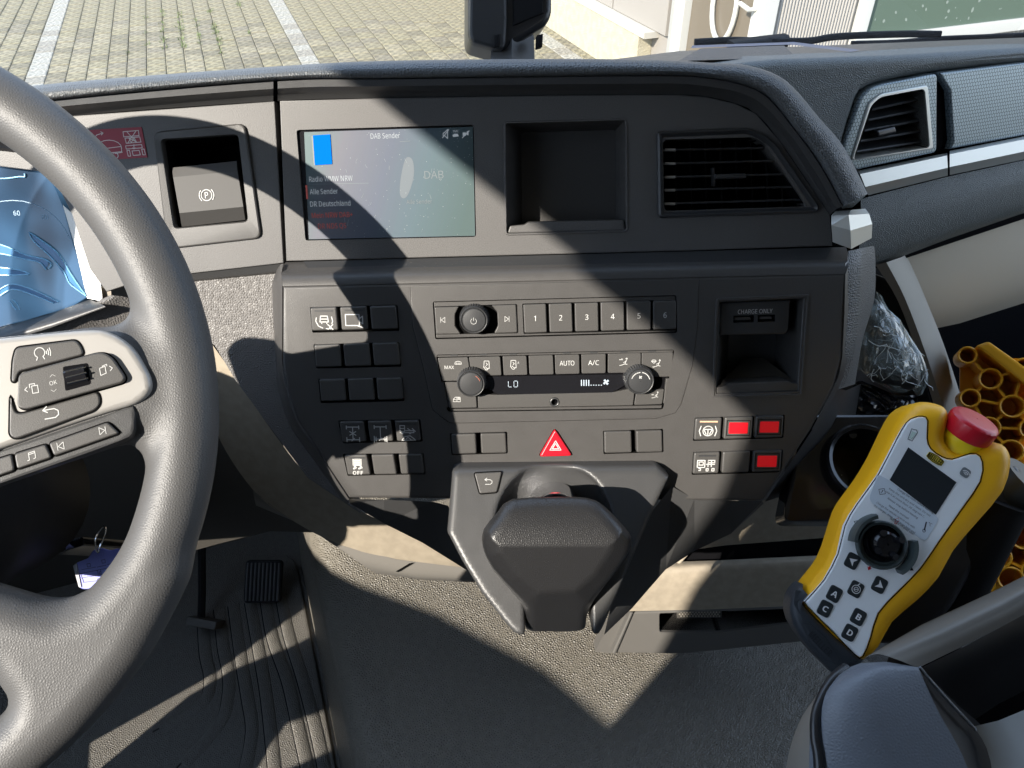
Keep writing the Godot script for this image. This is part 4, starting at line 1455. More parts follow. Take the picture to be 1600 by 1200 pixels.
func usb_tray(d: Node3D) -> void:
	var h := HB
	var hole := rc(pl(fA, [1124, 471, 1258, 465, 1248, 612, 1118, 616], h), 0.0015, 2)
	var outer := ccw(rc(pl(fA, [1118.5, 465.5, 1264.5, 459.5, 1253.5, 618.5, 1112, 622], h), 0.002, 2))
	var o := part(d, "charging_tray", skin([ring_at(outer, h), ring_at(inset(outer, 0.0004), h + 0.0012), ring_at(inset(outer, 0.0016), h + 0.0012), ring_at(inset(outer, 0.0022), h - 0.001), ring_at(inset(outer, 0.0034), h - 0.002)], true), M.console)
	# hollow with a floor that rises to a ridge
	var bk := ccw(pl(fA, [1140, 485, 1243, 480, 1238, 590, 1136, 594], h - 0.06))
	var ho := ccw(hole)
	var w := PackedVector3Array()
	var rim := ccw(pl(fA, [1124, 471, 1258, 465, 1248, 612, 1118, 616], h))
	w.append_array(skin([ring_at(_rev(bk), h - 0.06), ring_at(_rev(rim), h - 0.001)], true))
	w.append_array(cap(bk, [], h - 0.06))
	part(o, "hollow", mesh(w, 20.0), M.trim)
	var f := [pl3(fA, [1122, 603, h - 0.012, 1246, 598, h - 0.012]), pl3(fA, [1163, 560, h - 0.052, 1192, 559, h - 0.052])]
	part(o, "ramp", mesh(skin(f), 10.0), M.brown)
	part(o, "tray_lip", prism(rc(pl(fA, [1119, 605, 1130, 604, 1138, 599, 1232, 595, 1238, 599, 1248, 598.5, 1247.5, 611.5, 1118.5, 615.5], h - 0.002), 0.001, 2), h - 0.02, h - 0.002, 0.001), M.console)
	var u := part(o, "usb_unit", prism(rc(pl(fA, [1126, 473, 1235, 469, 1232, 516, 1227, 522, 1124, 524], h - 0.008), 0.0015, 3), h - 0.05, h - 0.008, 0.0012, 2, [pl(fA, [1146, 493.5, 1178, 492.5, 1178, 503.5, 1146, 504.5], h - 0.008), pl(fA, [1184, 492.3, 1211, 491.5, 1211, 502.5, 1184, 503.3], h - 0.008)]), M.vent_frame)
	for q: Array in [[1146, 493.5, 1178, 492.5, 1178, 503.5, 1146, 504.5], [1184, 492.3, 1211, 491.5, 1211, 502.5, 1184, 503.3]]:
		var s := part(u, "usb_port", pocket(pl(fA, q, h - 0.008), h - 0.008, h - 0.016), M.hole)
		part(u, "port_tongue", prism(inset(ccw(pl(fA, q, h - 0.008)), 0.0018), h - 0.016, h - 0.0105), M.console)
	part(u, "charge_caption", caption("CHARGE ONLY", 1180, 486.5, 6.4, 54, h - 0.0077, 0.03), M.print)

func instruments(d: Node3D) -> void:
	# the instrument cluster behind the wheel: dark glossy glass with a sky reflection painted as glow, protective film curling off it, a pale frame
	var h := -0.012
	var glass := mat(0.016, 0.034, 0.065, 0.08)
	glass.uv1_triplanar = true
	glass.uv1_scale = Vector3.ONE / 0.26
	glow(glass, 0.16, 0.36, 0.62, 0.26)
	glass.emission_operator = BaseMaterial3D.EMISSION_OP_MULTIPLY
	glass.emission_texture = noise_tex(FastNoiseLite.TYPE_SIMPLEX, 0.006, 52, 0.0, [0.25, 0.32, 0.75, 1.0], 3, 256)  # cloud noise standing for reflections, painted into the emission
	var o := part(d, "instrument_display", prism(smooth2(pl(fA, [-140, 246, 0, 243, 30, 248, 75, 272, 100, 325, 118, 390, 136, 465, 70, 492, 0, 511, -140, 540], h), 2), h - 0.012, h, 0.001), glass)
	part(o, "cluster_hood", mesh(grid3([pl3(fA, [-140, 249, h, 0, 245, h, 30, 250, h, 78, 275, h]), pl3(fA, [-140, 236, 0.004, 0, 232, 0.004, 40, 236, 0.004, 96, 268, 0.004]), pl3(fA, [-140, 222, 0.010, 0, 219, 0.010, 50, 224, 0.010, 118, 262, 0.006])], 3), 60.0), M.vent)
	# light frame to the right: three facets
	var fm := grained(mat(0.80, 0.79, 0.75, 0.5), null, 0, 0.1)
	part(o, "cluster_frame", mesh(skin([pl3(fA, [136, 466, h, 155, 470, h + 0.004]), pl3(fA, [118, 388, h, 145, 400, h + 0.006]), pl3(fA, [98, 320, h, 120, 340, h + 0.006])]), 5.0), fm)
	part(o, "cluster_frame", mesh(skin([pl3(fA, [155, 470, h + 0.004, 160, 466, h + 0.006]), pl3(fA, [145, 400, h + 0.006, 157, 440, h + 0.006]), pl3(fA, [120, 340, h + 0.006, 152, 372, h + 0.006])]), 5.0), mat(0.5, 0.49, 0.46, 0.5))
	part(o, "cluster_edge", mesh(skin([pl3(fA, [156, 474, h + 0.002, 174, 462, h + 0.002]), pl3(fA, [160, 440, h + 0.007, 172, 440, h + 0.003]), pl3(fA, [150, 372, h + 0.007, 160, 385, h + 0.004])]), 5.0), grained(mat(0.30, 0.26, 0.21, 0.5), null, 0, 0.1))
	# lower sill of the cluster and its stitched leather apron
	part(o, "cluster_sill", mesh(grid3([pl3(fA, [-140, 570, 0.012, 0, 536, 0.012, 80, 512, 0.012, 165, 480, 0.010]), pl3(fA, [-140, 558, 0.010, 0, 524, 0.010, 80, 501, 0.010, 160, 476, 0.008]), pl3(fA, [-140, 540, h, 0, 512, h, 70, 493, h, 140, 468, h])], 3), 60.0), M.trim)
	part(o, "apron", mesh(grid3([pl3(fA, [-140, 640, -0.02, 60, 560, -0.02, 140, 540, -0.02, 230, 520, -0.02]), pl3(fA, [-140, 590, -0.004, 60, 530, 0.0, 140, 505, -0.002, 205, 470, -0.006]), pl3(fA, [-140, 566, 0.004, 60, 514, 0.006, 130, 492, 0.006, 178, 462, 0.0]), pl3(fA, [-140, 560, 0.002, 60, 508, 0.002, 120, 488, 0.002, 170, 462, -0.004])], 4), 60.0), M.knee)
	# film: raised pale blue tubes and edges
	var film := StandardMaterial3D.new()
	film.albedo_color = Color(0.45, 0.70, 0.85)
	film.roughness = 0.22
	film.clearcoat_enabled = true
	var fl := PackedVector3Array()
	for q: Array in [[45, 363, 60, 372, 90, 395, 112, 430, 134, 462], [46, 366, 54, 378, 80, 402, 100, 425, 108, 442, 120, 452, 134, 462], [-60, 372, 0, 382, 40, 398, 70, 405, 80, 413, 76, 420], [-60, 390, 0, 396, 40, 405, 62, 410, 72, 422], [-60, 416, 0, 418, 30, 422, 46, 428], [-60, 428, 0, 430, 44, 429], [-20, 470, 0, 452, 20, 444, 50, 452, 92, 472], [0, 462, 20, 452, 50, 460, 84, 474], [15, 470, 22, 480, 26, 484], [20, 468, 28, 476, 31, 484], [-60, 276, 0, 279, 30, 276, 38, 276, 38, 271]]:
		var p3 := PackedVector3Array()
		for i in range(0, q.size(), 2):
			p3.append(loc(fA, q[i], q[i + 1], h + 0.0012))
		fl.append_array(tube(smooth3(p3, 4), 0.0006, 6, 0.7))
	part(o, "film_edges", fl, film)
	var bands := PackedVector3Array()
	for q: Array in [[[-60, 372, 0, 382, 40, 398, 70, 405, 76, 412], [-60, 390, 0, 396, 40, 405, 62, 410, 70, 420]], [[-60, 416, 0, 418, 30, 422, 46, 428], [-60, 428, 0, 430, 30, 430, 44, 429]], [[45, 363, 60, 372, 90, 395, 112, 430, 134, 462], [46, 366, 56, 380, 82, 404, 104, 435, 134, 462]], [[0, 452, 20, 444, 50, 452, 92, 472], [0, 462, 20, 452, 50, 460, 84, 474]]]:
		var rr := []
		for e: Array in q:
			var p3 := PackedVector3Array()
			for i in range(0, e.size(), 2):
				p3.append(loc(fA, e[i], e[i + 1], h + 0.0008))
			rr.append(smooth3(p3, 4))
		bands.append_array(flip(skin(rr)))
	part(o, "protective_film", bands, mat(0.04, 0.17, 0.36, 0.2))
	# faint dial under the glass
	var dial := PackedVector3Array()
	var ring := []
	for k in 15:
		var a := deg_to_rad(20 + k * 10.0)
		ring.append_array([20 + cos(a) * 95, 405 - sin(a) * 92])
	dial.append_array(ribbon(pl(fA, ring, h), 0.0005, h + 0.0003))
	dial.append_array(caption("60", 26, 333, 7, 0, h + 0.0003))
	dial.append_array(caption("80", 70, 339, 7, 0, h + 0.0003))
	part(o, "dial_marks", dial, mat(0.18, 0.32, 0.46, 0.4))

func low_parts(d: Node3D) -> void:
	# leather knee panel beside the console, pale trim under it
	part(d, "knee_panel", mesh(prism(pl(fA, [200, 440, 432, 418, 440, 560, 500, 705, 552, 786, 562, 803, 480, 748, 366, 594, 334, 540, 300, 520, 200, 530], -0.010), -0.03, -0.010, 0.002)), M.knee)
	var tr := [pl3(fA, [322, 615, -0.03, 345, 690, -0.04, 395, 765, -0.05, 445, 806, -0.06, 532, 852, -0.066, 620, 874, -0.068, 742, 889, -0.070]),
		pl3(fA, [324, 575, -0.022, 355, 640, -0.03, 410, 720, -0.036, 460, 775, -0.042, 545, 826, -0.052, 630, 855, -0.058, 743, 888, -0.065]),
		pl3(fA, [330, 536, -0.014, 368, 590, -0.016, 430, 680, -0.020, 482, 743, -0.026, 562, 798, -0.036, 640, 832, -0.046, 745, 884, -0.060])]
	var sm := []
	for r in tr:
		sm.append(smooth3(r, 5))
	part(d, "lower_trim", mesh(grid3(sm, 4), 60.0), M.beige)
	part(d, "trim_lip", mesh(grid3([pl3(fA, [400, 790, -0.10, 478, 822, -0.10, 588, 896, -0.105, 660, 906, -0.105, 742, 910, -0.105]), pl3(fA, [398, 782, -0.060, 476, 820, -0.068, 570, 885, -0.076, 650, 901, -0.078, 742, 906, -0.08]), pl3(fA, [395, 766, -0.0495, 445, 806, -0.0595, 532, 852, -0.0655, 620, 874, -0.0675, 742, 889, -0.0695])], 4), 60.0), grained(mat(0.17, 0.16, 0.145, 0.5), null, 0, 0.1))
	part(d, "lip_groove", flip(skin([pl3(fA, [618, 893, -0.072, 640, 880, -0.066]), pl3(fA, [623, 894, -0.072, 646, 880, -0.066])])), M.gap)
	part(d, "knee_bolster", mesh(grid3([pl3(fA, [250, 875, -0.16, 340, 850, -0.15, 420, 830, -0.14, 490, 832, -0.12]), pl3(fA, [250, 800, -0.10, 330, 782, -0.09, 400, 772, -0.085, 470, 812, -0.085]), pl3(fA, [250, 700, -0.06, 320, 690, -0.055, 370, 730, -0.055, 420, 780, -0.06]), pl3(fA, [230, 520, -0.03, 300, 530, -0.025, 326, 600, -0.032, 350, 690, -0.045])], 4), 60.0), M.brown)
	part(d, "bolster_underside", skin([pl3(fA, [200, 872, -0.42, 340, 838, -0.42, 420, 815, -0.42, 490, 815, -0.42]), pl3(fA, [200, 878, -0.158, 340, 848, -0.148, 420, 828, -0.138, 490, 830, -0.118])]), M.rubber)
	# underside of the console: the two wings that run in to the gear selector
	part(d, "console_wing", mesh(skin([pl3(fA, [546, 786, 0.010, 600, 818, 0.0, 660, 848, 0.0, 752, 905, 0.010]), pl3(fA, [545, 779, HB - 0.003, 600, 781, HB - 0.003, 676, 784, HB - 0.003, 700, 790, HB])]), 12.0), M.trim)
	part(d, "console_wing", mesh(skin([pl3(fA, [944, 992, 0.050, 988, 950, 0.036, 1040, 890, 0.020, 1085, 861, 0.012, 1142, 834, 0.012, 1193, 787, 0.022]), pl3(fA, [970, 880, 0.055, 1010, 810, 0.045, 1050, 760, 0.034, 1085, 779.5, HB - 0.001, 1140, 782, HB - 0.002, 1191, 783, HB - 0.002])]), 12.0), M.trim)
	# right flank: leather strip, bright cap
	part(d, "console_flank", mesh(grid3([pl3(fA, [1300, 612, 0.02, 1318, 606, 0.01, 1336, 600, -0.03]), pl3(fA, [1318, 558, HB - 0.003, 1336, 545, 0.02, 1348, 530, -0.03]), pl3(fA, [1321, 480, HB - 0.003, 1342, 476, 0.022, 1366, 468, -0.03]), pl3(fA, [1323, 425, HB - 0.003, 1345, 420, 0.022, 1368, 412, -0.03]), pl3(fA, [1325, 392, 0.02, 1345, 388, 0.014, 1366, 384, -0.03])], 4), 60.0), M.leather)
	part(d, "console_edge", mesh(grid3([pl3(fA, [1268, 671, HB - 0.001, 1276, 672, 0.018]), pl3(fA, [1303, 604, HB - 0.001, 1310, 606, 0.02]), pl3(fA, [1316, 558, HB, 1324, 558, 0.024]), pl3(fA, [1321, 430, HB, 1330, 426, 0.024]), pl3(fA, [1319, 410, HB - 0.006, 1328, 404, 0.02])], 2), 60.0), M.trim)
	part(d, "dark_flank", mesh(skin([pl3(fA, [1195, 784, 0.0, 1240, 770, -0.05, 1290, 745, -0.12]), pl3(fA, [1269, 672, 0.018, 1290, 690, -0.03, 1330, 690, -0.12]), pl3(fA, [1303, 606, 0.018, 1322, 610, -0.02, 1345, 600, -0.12])]), 40.0), M.vent_frame)
	var cp := part(d, "bright_cap", mesh(skin([pl3(fA, [1301, 378, 0.020, 1330, 389, 0.022, 1362, 372, -0.01]), pl3(fA, [1299, 352, 0.022, 1329, 360, 0.026, 1363, 350, -0.008]), pl3(fA, [1299, 337, 0.016, 1326, 336, 0.02, 1358, 334, -0.01])]), 15.0), M.silver)
	part(cp, "cap_top", mesh(skin([pl3(fA, [1299, 337, 0.016, 1326, 336, 0.02, 1358, 334, -0.01]), pl3(fA, [1305, 330, 0.004, 1330, 328, 0.004, 1352, 326, -0.02])]), 15.0), M.silver)

# ---------------------------------------------------------------- steering wheel
func steering_wheel() -> void:
	var t := thing("steering_wheel", "dark grey leather steering wheel with a light button plate on its spoke", "steering wheel", fW)
	var R := 0.2100
	var r := 0.0180
	var spoke := ccw(pl(fW, [-395, 520, -60, 534, 60, 522, 150, 512, 205, 512, 285, 560, 285, 650, 235, 690, 205, 690, 110, 722, 0, 757, -100, 790, -300, 830, -395, 800]))
	var low := ccw(pl(fW, [-395, 800, -200, 840, -60, 892, 0, 912, 60, 930, 110, 944, 150, 944, 190, 922, 240, 895, 262, 900, 210, 1010, 120, 1120, 30, 1200, -60, 1250, -395, 1250]))
	var hub := ccw(rc(pl(fW, [-395, 480, -120, 520, -60, 700, -140, 900, -395, 960]), 0.02))
	var opening := PackedVector2Array()
	for v: Vector2 in [Vector2(-0.085, -0.152), Vector2(-0.05, -0.130), Vector2(0, -0.124), Vector2(0.05, -0.132), Vector2(0.085, -0.156), Vector2(0.089, -0.166), Vector2(0.08, -0.172), Vector2(0.05, -0.183), Vector2(0, -0.188), Vector2(-0.05, -0.183), Vector2(-0.089, -0.166)]:
		opening.append(v)
	opening = ccw(opening)
	var f := func(p: Vector3) -> float:
		var q := Vector2(p.x, p.y)
		var d := absf(q.length() - R) - r
		if q.x > -0.09:
			d = smin(d, sdpoly(q, spoke), 0.020)
			d = smin(d, sdpoly(q, low), 0.028)
			d = smin(d, sdpoly(q, hub), 0.02)
			d = smax(d, 0.008 - sdpoly(q, opening), 0.010)
		else:
			d = minf(d, q.length() - 0.08)
		var a := maxf(d + r, 0.0)
		return sqrt(a * a + p.z * p.z) - r
	part(t, "rim", nets(f, Vector3(-0.235, -0.235, -0.022), Vector3(0.235, 0.235, 0.022), 0.0032), M.wheel)
	part(t, "column_shroud", lathe(Vector3(-0.005, -0.05, 0), [0.070, -0.30, 0.075, -0.20, 0.092, -0.10, 0.088, -0.06, 0.055, -0.022, 0.001, -0.020], 32), M.rubber)
	var h := r
	var plate := ccw(smooth2(pl(fW, [-80, 540, -20, 532, 60, 524, 130, 517, 170, 519, 205, 540, 228, 573, 238, 597, 234, 616, 212, 632, 170, 645, 100, 668, 0, 703, -80, 730], h), 3))
	part(t, "switch_plate", prism(plate, h - 0.01, h + 0.0035, 0.003, 3), M.plate)
	var low_plate := ccw(smooth2(pl(fW, [-80, 732, 0, 705, 100, 670, 170, 647, 209, 634, 211, 660, 208, 678, 188, 690, 100, 722, 0, 757, -80, 785], h), 2))
	part(t, "media_plate", prism(low_plate, h - 0.01, h + 0.0015, 0.0015, 2), M.trim)
	var z := h + 0.0035
	var g := func(q: Array, z1: float, nm: String, m: Material, rr := 0.0022):
		var p := ccw(rc(pl(fW, q, z1), rr, 4))
		part(t, "button_gap", prism(inset(p, -0.0008), z - 0.004, z + 0.0002 if z1 > z else z1 - 0.0012), M.gap)
		return part(t, nm, prism(p, z - 0.004, z1, 0.0008, 3), m)
	var xy := func(x: float, y: float, hh: float) -> Vector2:
		var p := loc(fW, x, y, hh)
		return Vector2(p.x, p.y)
	var v = g.call([17, 596, 19, 562, 24, 543, 118, 531, 126, 540, 131, 554, 29, 580, 24, 597], z + 0.001, "wheel_button", M.switch)
	part(v, "symbol", icon("voice", xy.call(67, 552, z), 0.0075, z + 0.0012), M.print)
	var c = g.call([26, 636, 28, 588, 34, 582, 150, 551, 163, 551, 176, 560, 195, 589, 192, 597, 40, 640], z + 0.0035, "wheel_button", M.switch)
	part(c, "symbol", _wheel_icons(xy, z + 0.0037), M.print)
	var b = g.call([15, 618, 24, 645, 34, 646, 152, 612, 156, 622, 156, 632, 148, 641, 24, 686, 14, 680], z + 0.001, "wheel_button", M.switch)
	part(b, "symbol", icon("back", xy.call(80, 646, z), 0.0085, z + 0.0012), M.print)
	var zz := h + 0.0015
	for q: Array in [[[22, 709, 71, 694, 80, 715, 26, 733], "note", 50, 713], [[76, 692, 168, 659.5, 186, 677, 84, 712.5], "", 0, 0], [[-40, 728, 18, 710, 22, 735, -36, 755], "", 0, 0]]:
		var p := ccw(rc(pl(fW, q[0], zz + 0.002), 0.0015, 3))
		part(t, "button_gap", prism(inset(p, -0.0008), zz - 0.004, zz + 0.0002), M.gap)
		var o := part(t, "media_button", prism(p, zz - 0.004, zz + 0.002, 0.0008, 3), M.switch)
		if q[1]:
			part(o, "symbol", icon(q[1], xy.call(q[2], q[3], zz + 0.002), 0.0055, zz + 0.0022), M.print)
		elif q[0][0] > 0:
			var s := icon("prev", xy.call(95, 697, zz + 0.002), 0.0048, zz + 0.0022)
			s.append_array(icon("next", xy.call(160, 673, zz + 0.002), 0.0048, zz + 0.0022))
			part(o, "symbol", s, M.print)
	# thumb roller in its slot
	var w := part(t, "roller_slot", prism(rc(pl(fW, [98, 573, 137, 567, 142, 600, 102, 611], z + 0.0037), 0.001, 2), z, z + 0.0037), M.hole)
	var ax := PackedVector3Array()
	for k in 3:
		var p: Vector2 = xy.call(lerpf(104, 136, k / 2.0), lerpf(592, 584, k / 2.0), z + 0.002)
		ax.append(Vector3(p.x, p.y, z + 0.001))
	part(w, "thumb_roller", tube(ax, 0.0052, 20), M.gloss)
	var rib := PackedVector3Array()
	for k in 5:
		var a := deg_to_rad(20 + k * 35)
		var off := Vector3(0.001, cos(a) * 0.0052, sin(a) * 0.0052)
		rib.append_array(tube(PackedVector3Array([ax[0] + off, ax[1] + off, ax[2] + off]), 0.0005, 6))
	part(w, "roller_ribs", rib, M.chrome)

func _wheel_icons(xy: Callable, z: float) -> PackedVector3Array:
	var s := icon("page_l", xy.call(52, 607, z), 0.0062, z)
	s.append_array(icon("up", xy.call(82, 587, z), 0.0032, z))
	s.append_array(icon("down", xy.call(84, 610, z), 0.0032, z))
	var p: Vector2 = xy.call(83, 598, z)
	s.append_array(text("OK", p, 0.0020, z, 0.12))
	s.append_array(icon("page_r", xy.call(163, 578, z), 0.0062, z))
	return s

# ---------------------------------------------------------------- gear selector on the console
func gear_selector() -> void:
	var t := thing("gear_selector", "black folding gear selector lever in its housing below the hazard switch", "gear selector", fA)
	var out3 := pl3(fA, [706, 737, 0.047, 715, 732, 0.046, 1028, 729, 0.046, 1046, 745, 0.047, 1012, 820, 0.066, 980, 898, 0.085, 944, 985, 0.105, 936, 994, 0.105, 922, 994, 0.105, 822, 996, 0.105, 804, 993, 0.105, 790, 978, 0.102, 752, 930, 0.092, 722, 880, 0.080, 698, 832, 0.068, 702, 790, 0.058])
	var o2 := PackedVector2Array()
	for p in out3:
		o2.append(Vector2(p.x, p.y))
	o2 = ccw(o2)
	var y0 := out3[2].y
	var y1 := out3[9].y
	var bc := loc(fA, 868, 842, 0.085)
	var b2 := Vector2(bc.x, bc.y)
	var gap := ccw(pl(fA, [819, 930, 927, 928, 925, 1010, 821, 1010], 0.105))
	var k := (0.107 - 0.046) / (y1 - y0)
	var fh := func(p: Vector3) -> float:
		var q := Vector2(p.x, p.y)
		var top := 0.046 + k * (p.y - y0)
		var d := smax(sdpoly(q, o2) + 0.0 , (p.z - top) * 0.9, 0.006)
		var r := q.distance_to(b2)
		var bowl := smax(r - 0.046, (0.034 - p.z) + maxf(0.0, r - 0.02) * 0.25, 0.008)
		d = smax(d, -bowl, 0.004)
		d = smax(d, -sdpoly(q, gap), 0.003)
		return maxf(d, -p.z)
	var lo := Vector3(out3[0].x - 0.02, out3[9].y - 0.02, -0.004)
	var hi := Vector3(out3[3].x + 0.02, out3[2].y + 0.015, 0.115)
	part(t, "housing", nets(fh, lo, hi, 0.0024), M.trim)
	# chrome ring at the foot of the lever
	var rc_ := loc(fA, 868, 808, 0.058)
	part(t, "chrome_ring", lathe(Vector3(rc_.x, rc_.y, 0), [0.0215, 0.034, 0.0212, 0.0575, 0.0204, 0.0598, 0.0192, 0.060, 0.0182, 0.058, 0.0180, 0.04], 48), M.chrome)
	part(t, "lever_stem", lathe(Vector3(rc_.x, rc_.y, 0), [0.0160, 0.03, 0.0160, 0.07, 0.001, 0.071], 32), M.gap)
	var H := 0.128
	var outl := ccw(smooth2(pl(fA, [800, 778, 868, 774, 918, 776, 943, 789, 975, 822, 986, 838, 984, 858, 966, 888, 932, 934, 921, 960, 917, 999, 870, 1001, 826, 998, 821, 958, 811, 936, 768, 884, 754, 850, 756, 826, 779, 798], 0.108), 2))
	var inn := ccw(pl(fA, [773, 829, 960, 828, 955, 860, 930, 900, 900, 928, 842, 931, 812, 905, 782, 866], H))
	var yc := loc(fA, 868, 830, H).y
	var ks := func(p: Vector3) -> float:
		var q := Vector2(p.x, p.y)
		var d := sdpoly(q, inn)
		var q2 := q + Vector2(0, clampf(0.108 - p.z, 0.0, 0.04) * 0.62)
		var top := H - 0.62 * smax(d, 0.0, 0.003) - (0.06 * (yc - p.y) if p.y < yc else 0.0)
		top = minf(top, H + 0.002 - 1.1 * smax(p.y - yc, 0.0, 0.028))
		return maxf(smax(sdpoly(q2, outl) * 0.85, (p.z - top) * 0.72, 0.007), 0.070 - p.z)
	var a := pl(fA, [740, 1010, 1000, 760], 0.11)
	part(t, "lever_knob", nets(ks, Vector3(a[0].x, a[0].y, 0.066), Vector3(a[1].x, a[1].y, H + 0.006), 0.0020), M.knob)
	# return button on the housing
	var rb := [741, 740.5, 784, 738.5, 776.5, 768.5, 750, 770.5]
	var hb := 0.0525
	var p := ccw(rc(pl(fA, rb, hb), 0.0015, 3))
	var dz := k * (loc(fA, 760, 755, hb).y - y0) + 0.046
	var tf := Transform3D(Basis(Vector3.RIGHT, atan(k)), Vector3(0, 0, 0))
	var c := Vector2.ZERO
	for v in p:
		c += v / p.size()
	var pc := PackedVector2Array()
	for v in p:
		pc.append(v - c)
	var fb := fA * Transform3D(Basis(Vector3.RIGHT, atan(k)), Vector3(c.x, c.y, dz))
	part(t, "button_gap", prism(inset(pc, -0.0009), -0.003, 0.0004), M.gap, fb)
	var b := part(t, "return_button", prism(pc, -0.003, 0.0016, 0.0008, 3), M.switch, fb)
	part(b, "symbol", icon("back", Vector2(0, 0.0005), 0.0066, 0.0018), M.print, fb)

# ---------------------------------------------------------------- passenger side of the dash, trays low under the console
func right_side() -> void:
	var d := thing("passenger_dashboard", "leather covered passenger side of the dashboard with corner vent, honeycomb trim and silver strip", "dashboard", fP)
	part(d, "pad", mesh(prism(smooth2(pl(fP, [1120, 120, 1180, 96, 1260, 91, 1400, 86, 1500, 80, 1680, 72, 1680, 90, 1600, 97.5, 1463, 112.5, 1375, 130, 1352, 140, 1340, 152, 1316, 232, 1318, 268, 1358, 306, 1300, 330, 1230, 220], 0.012), 2), -0.06, 0.014, 0.010, 4), 60.0), M.pad)
	# top of the dash running back to the windscreen, with a mesh tray
	var top := loc(fP, 1300, 92, 0.0)
	var tf := fP
	part(d, "dash_top", mesh(_low(skin([pl3(fP, [900, 100, -0.01, 1100, 97, -0.01, 1260, 92, -0.01, 1680, 74, -0.01]), pl3(fP, [930, 93, -0.16, 1100, 76, -0.16, 1260, 69, -0.16, 1680, 55, -0.16]), pl3(fP, [940, 82, -0.30, 1062, 67, -0.30, 1240, 61, -0.30, 1680, 45, -0.30])]), 0.010), 60.0), M.trim)
	var tray := PackedVector3Array()
	part(d, "mesh_tray", mesh(skin([pl3(fP, [1060, 95, -0.02, 1245, 90, -0.02]), pl3(fP, [1095, 75.5, -0.15, 1225, 71, -0.15])]), 30.0), grained(mat(0.045, 0.048, 0.055, 0.4), noise_tex(FastNoiseLite.TYPE_CELLULAR, 0.05, 61, 9.0), 1.0, 0.04))
	part(d, "tray_edge", mesh(skin([pl3(fP, [1080, 75, -0.15, 1235, 69.5, -0.15, 1330, 81, -0.05]), pl3(fP, [1082, 71, -0.16, 1240, 65.5, -0.16, 1345, 78, -0.06])]), 20.0), mat(0.09, 0.12, 0.20, 0.35))  # blue light on the border painted into its colour
	part(d, "backing", mesh(prism(pl(fP, [1300, 200, 1340, 140, 1700, 84, 1700, 310, 1340, 430], -0.02), -0.06, -0.022), 30.0), M.hole)
	# corner vent
	var h := 0.016
	var fo := rc(pl(fP, [1317, 232, 1345, 152, 1360, 137, 1378, 131, 1465, 114, 1464, 238, 1336, 266], h), 0.006, 4)
	var fi := rc(pl(fP, [1331, 249, 1359, 164, 1374, 151, 1443, 138, 1451, 230], h), 0.005, 4)
	var hexm := _honeycomb()
	var v := part(d, "corner_vent", prism(fo, -0.02, h, 0.002, 2, [rc(pl(fP, [1328, 251, 1356, 160, 1374, 146, 1448, 132, 1457, 233], h), 0.005, 4)]), hexm)
	var sf := ccw(rc(pl(fP, [1328, 251, 1356, 160, 1374, 146, 1448, 132, 1457, 233], h), 0.005, 4))
	part(v, "vent_rim", prism(sf, -0.02, h + 0.002, 0.0012, 2, [fi]), M.silver)
	part(v, "duct", pocket(fi, h, -0.05), M.hole)
	for k in 5:
		var t := (k + 0.7) / 5.3
		var a := loc(fP, lerpf(1364, 1332, t) + 3, lerpf(160, 247, t), h - 0.010)
		var b := loc(fP, lerpf(1443, 1451, t), lerpf(142, 230, t), h - 0.010)
		var rows := []
		for e: Vector3 in [a, b]:
			var r := PackedVector3Array()
			for q: Vector2 in [Vector2(-0.0012, 0), Vector2(0, 0.0009), Vector2(0.0012, 0), Vector2(0.006, -0.02), Vector2(0.005, -0.021)]:
				r.append(e + Vector3(0, q.x, q.y))
			rows.append(r)
		part(v, "slat", flip(skin(rows, true)), M.vent_frame)
	part(v, "vent_tab", prism(rc(pl(fP, [1374, 205, 1404, 198, 1406, 208, 1377, 215], h), 0.002, 2), h - 0.02, h - 0.004, 0.002), M.vent)
	part(d, "trim_gap", prism(pl(fP, [1456, 128, 1468, 124, 1481, 140, 1486, 200, 1484, 232, 1466, 238], 0.006), -0.04, 0.004), M.hole)
	part(d, "honeycomb_trim", prism(pl(fP, [1466, 113, 1480, 111, 1690, 86, 1690, 196, 1485, 233.5, 1489, 220, 1484, 142], 0.012), -0.02, 0.012, 0.003, 3), hexm)
	part(d, "silver_strip", mesh(skin([pl3(fP, [1357, 305, 0.012, 1481, 274.5, 0.012]), pl3(fP, [1352, 292, 0.024, 1481, 262, 0.024]), pl3(fP, [1344, 272, 0.022, 1480, 243, 0.022]), pl3(fP, [1340, 267, 0.012, 1480, 239, 0.012])]), 20.0), M.silver)
	part(d, "silver_strip", mesh(skin([pl3(fP, [1484, 273.5, 0.012, 1690, 230, 0.012]), pl3(fP, [1484, 261, 0.024, 1690, 218, 0.024]), pl3(fP, [1484, 241, 0.022, 1690, 200, 0.022]), pl3(fP, [1484, 236, 0.012, 1690, 195, 0.012])]), 20.0), M.silver)
	part(d, "lower_pad", mesh(grid3([pl3(fP, [1340, 425, -0.02, 1372, 415, -0.02, 1480, 374, -0.02, 1690, 302, -0.02]), pl3(fP, [1340, 410, 0.008, 1367, 404, 0.008, 1480, 365, 0.008, 1690, 295, 0.008]), pl3(fP, [1345, 360, 0.018, 1362, 352, 0.018, 1480, 320, 0.018, 1690, 258, 0.018]), pl3(fP, [1345, 312, 0.010, 1358, 307, 0.010, 1481, 276, 0.010, 1690, 231, 0.010])], 5), 60.0), M.pad)
	# glove box face under the pad
	var gb := thing("glove_box", "grey beige glove box front below the passenger dashboard", "glove box", fP)
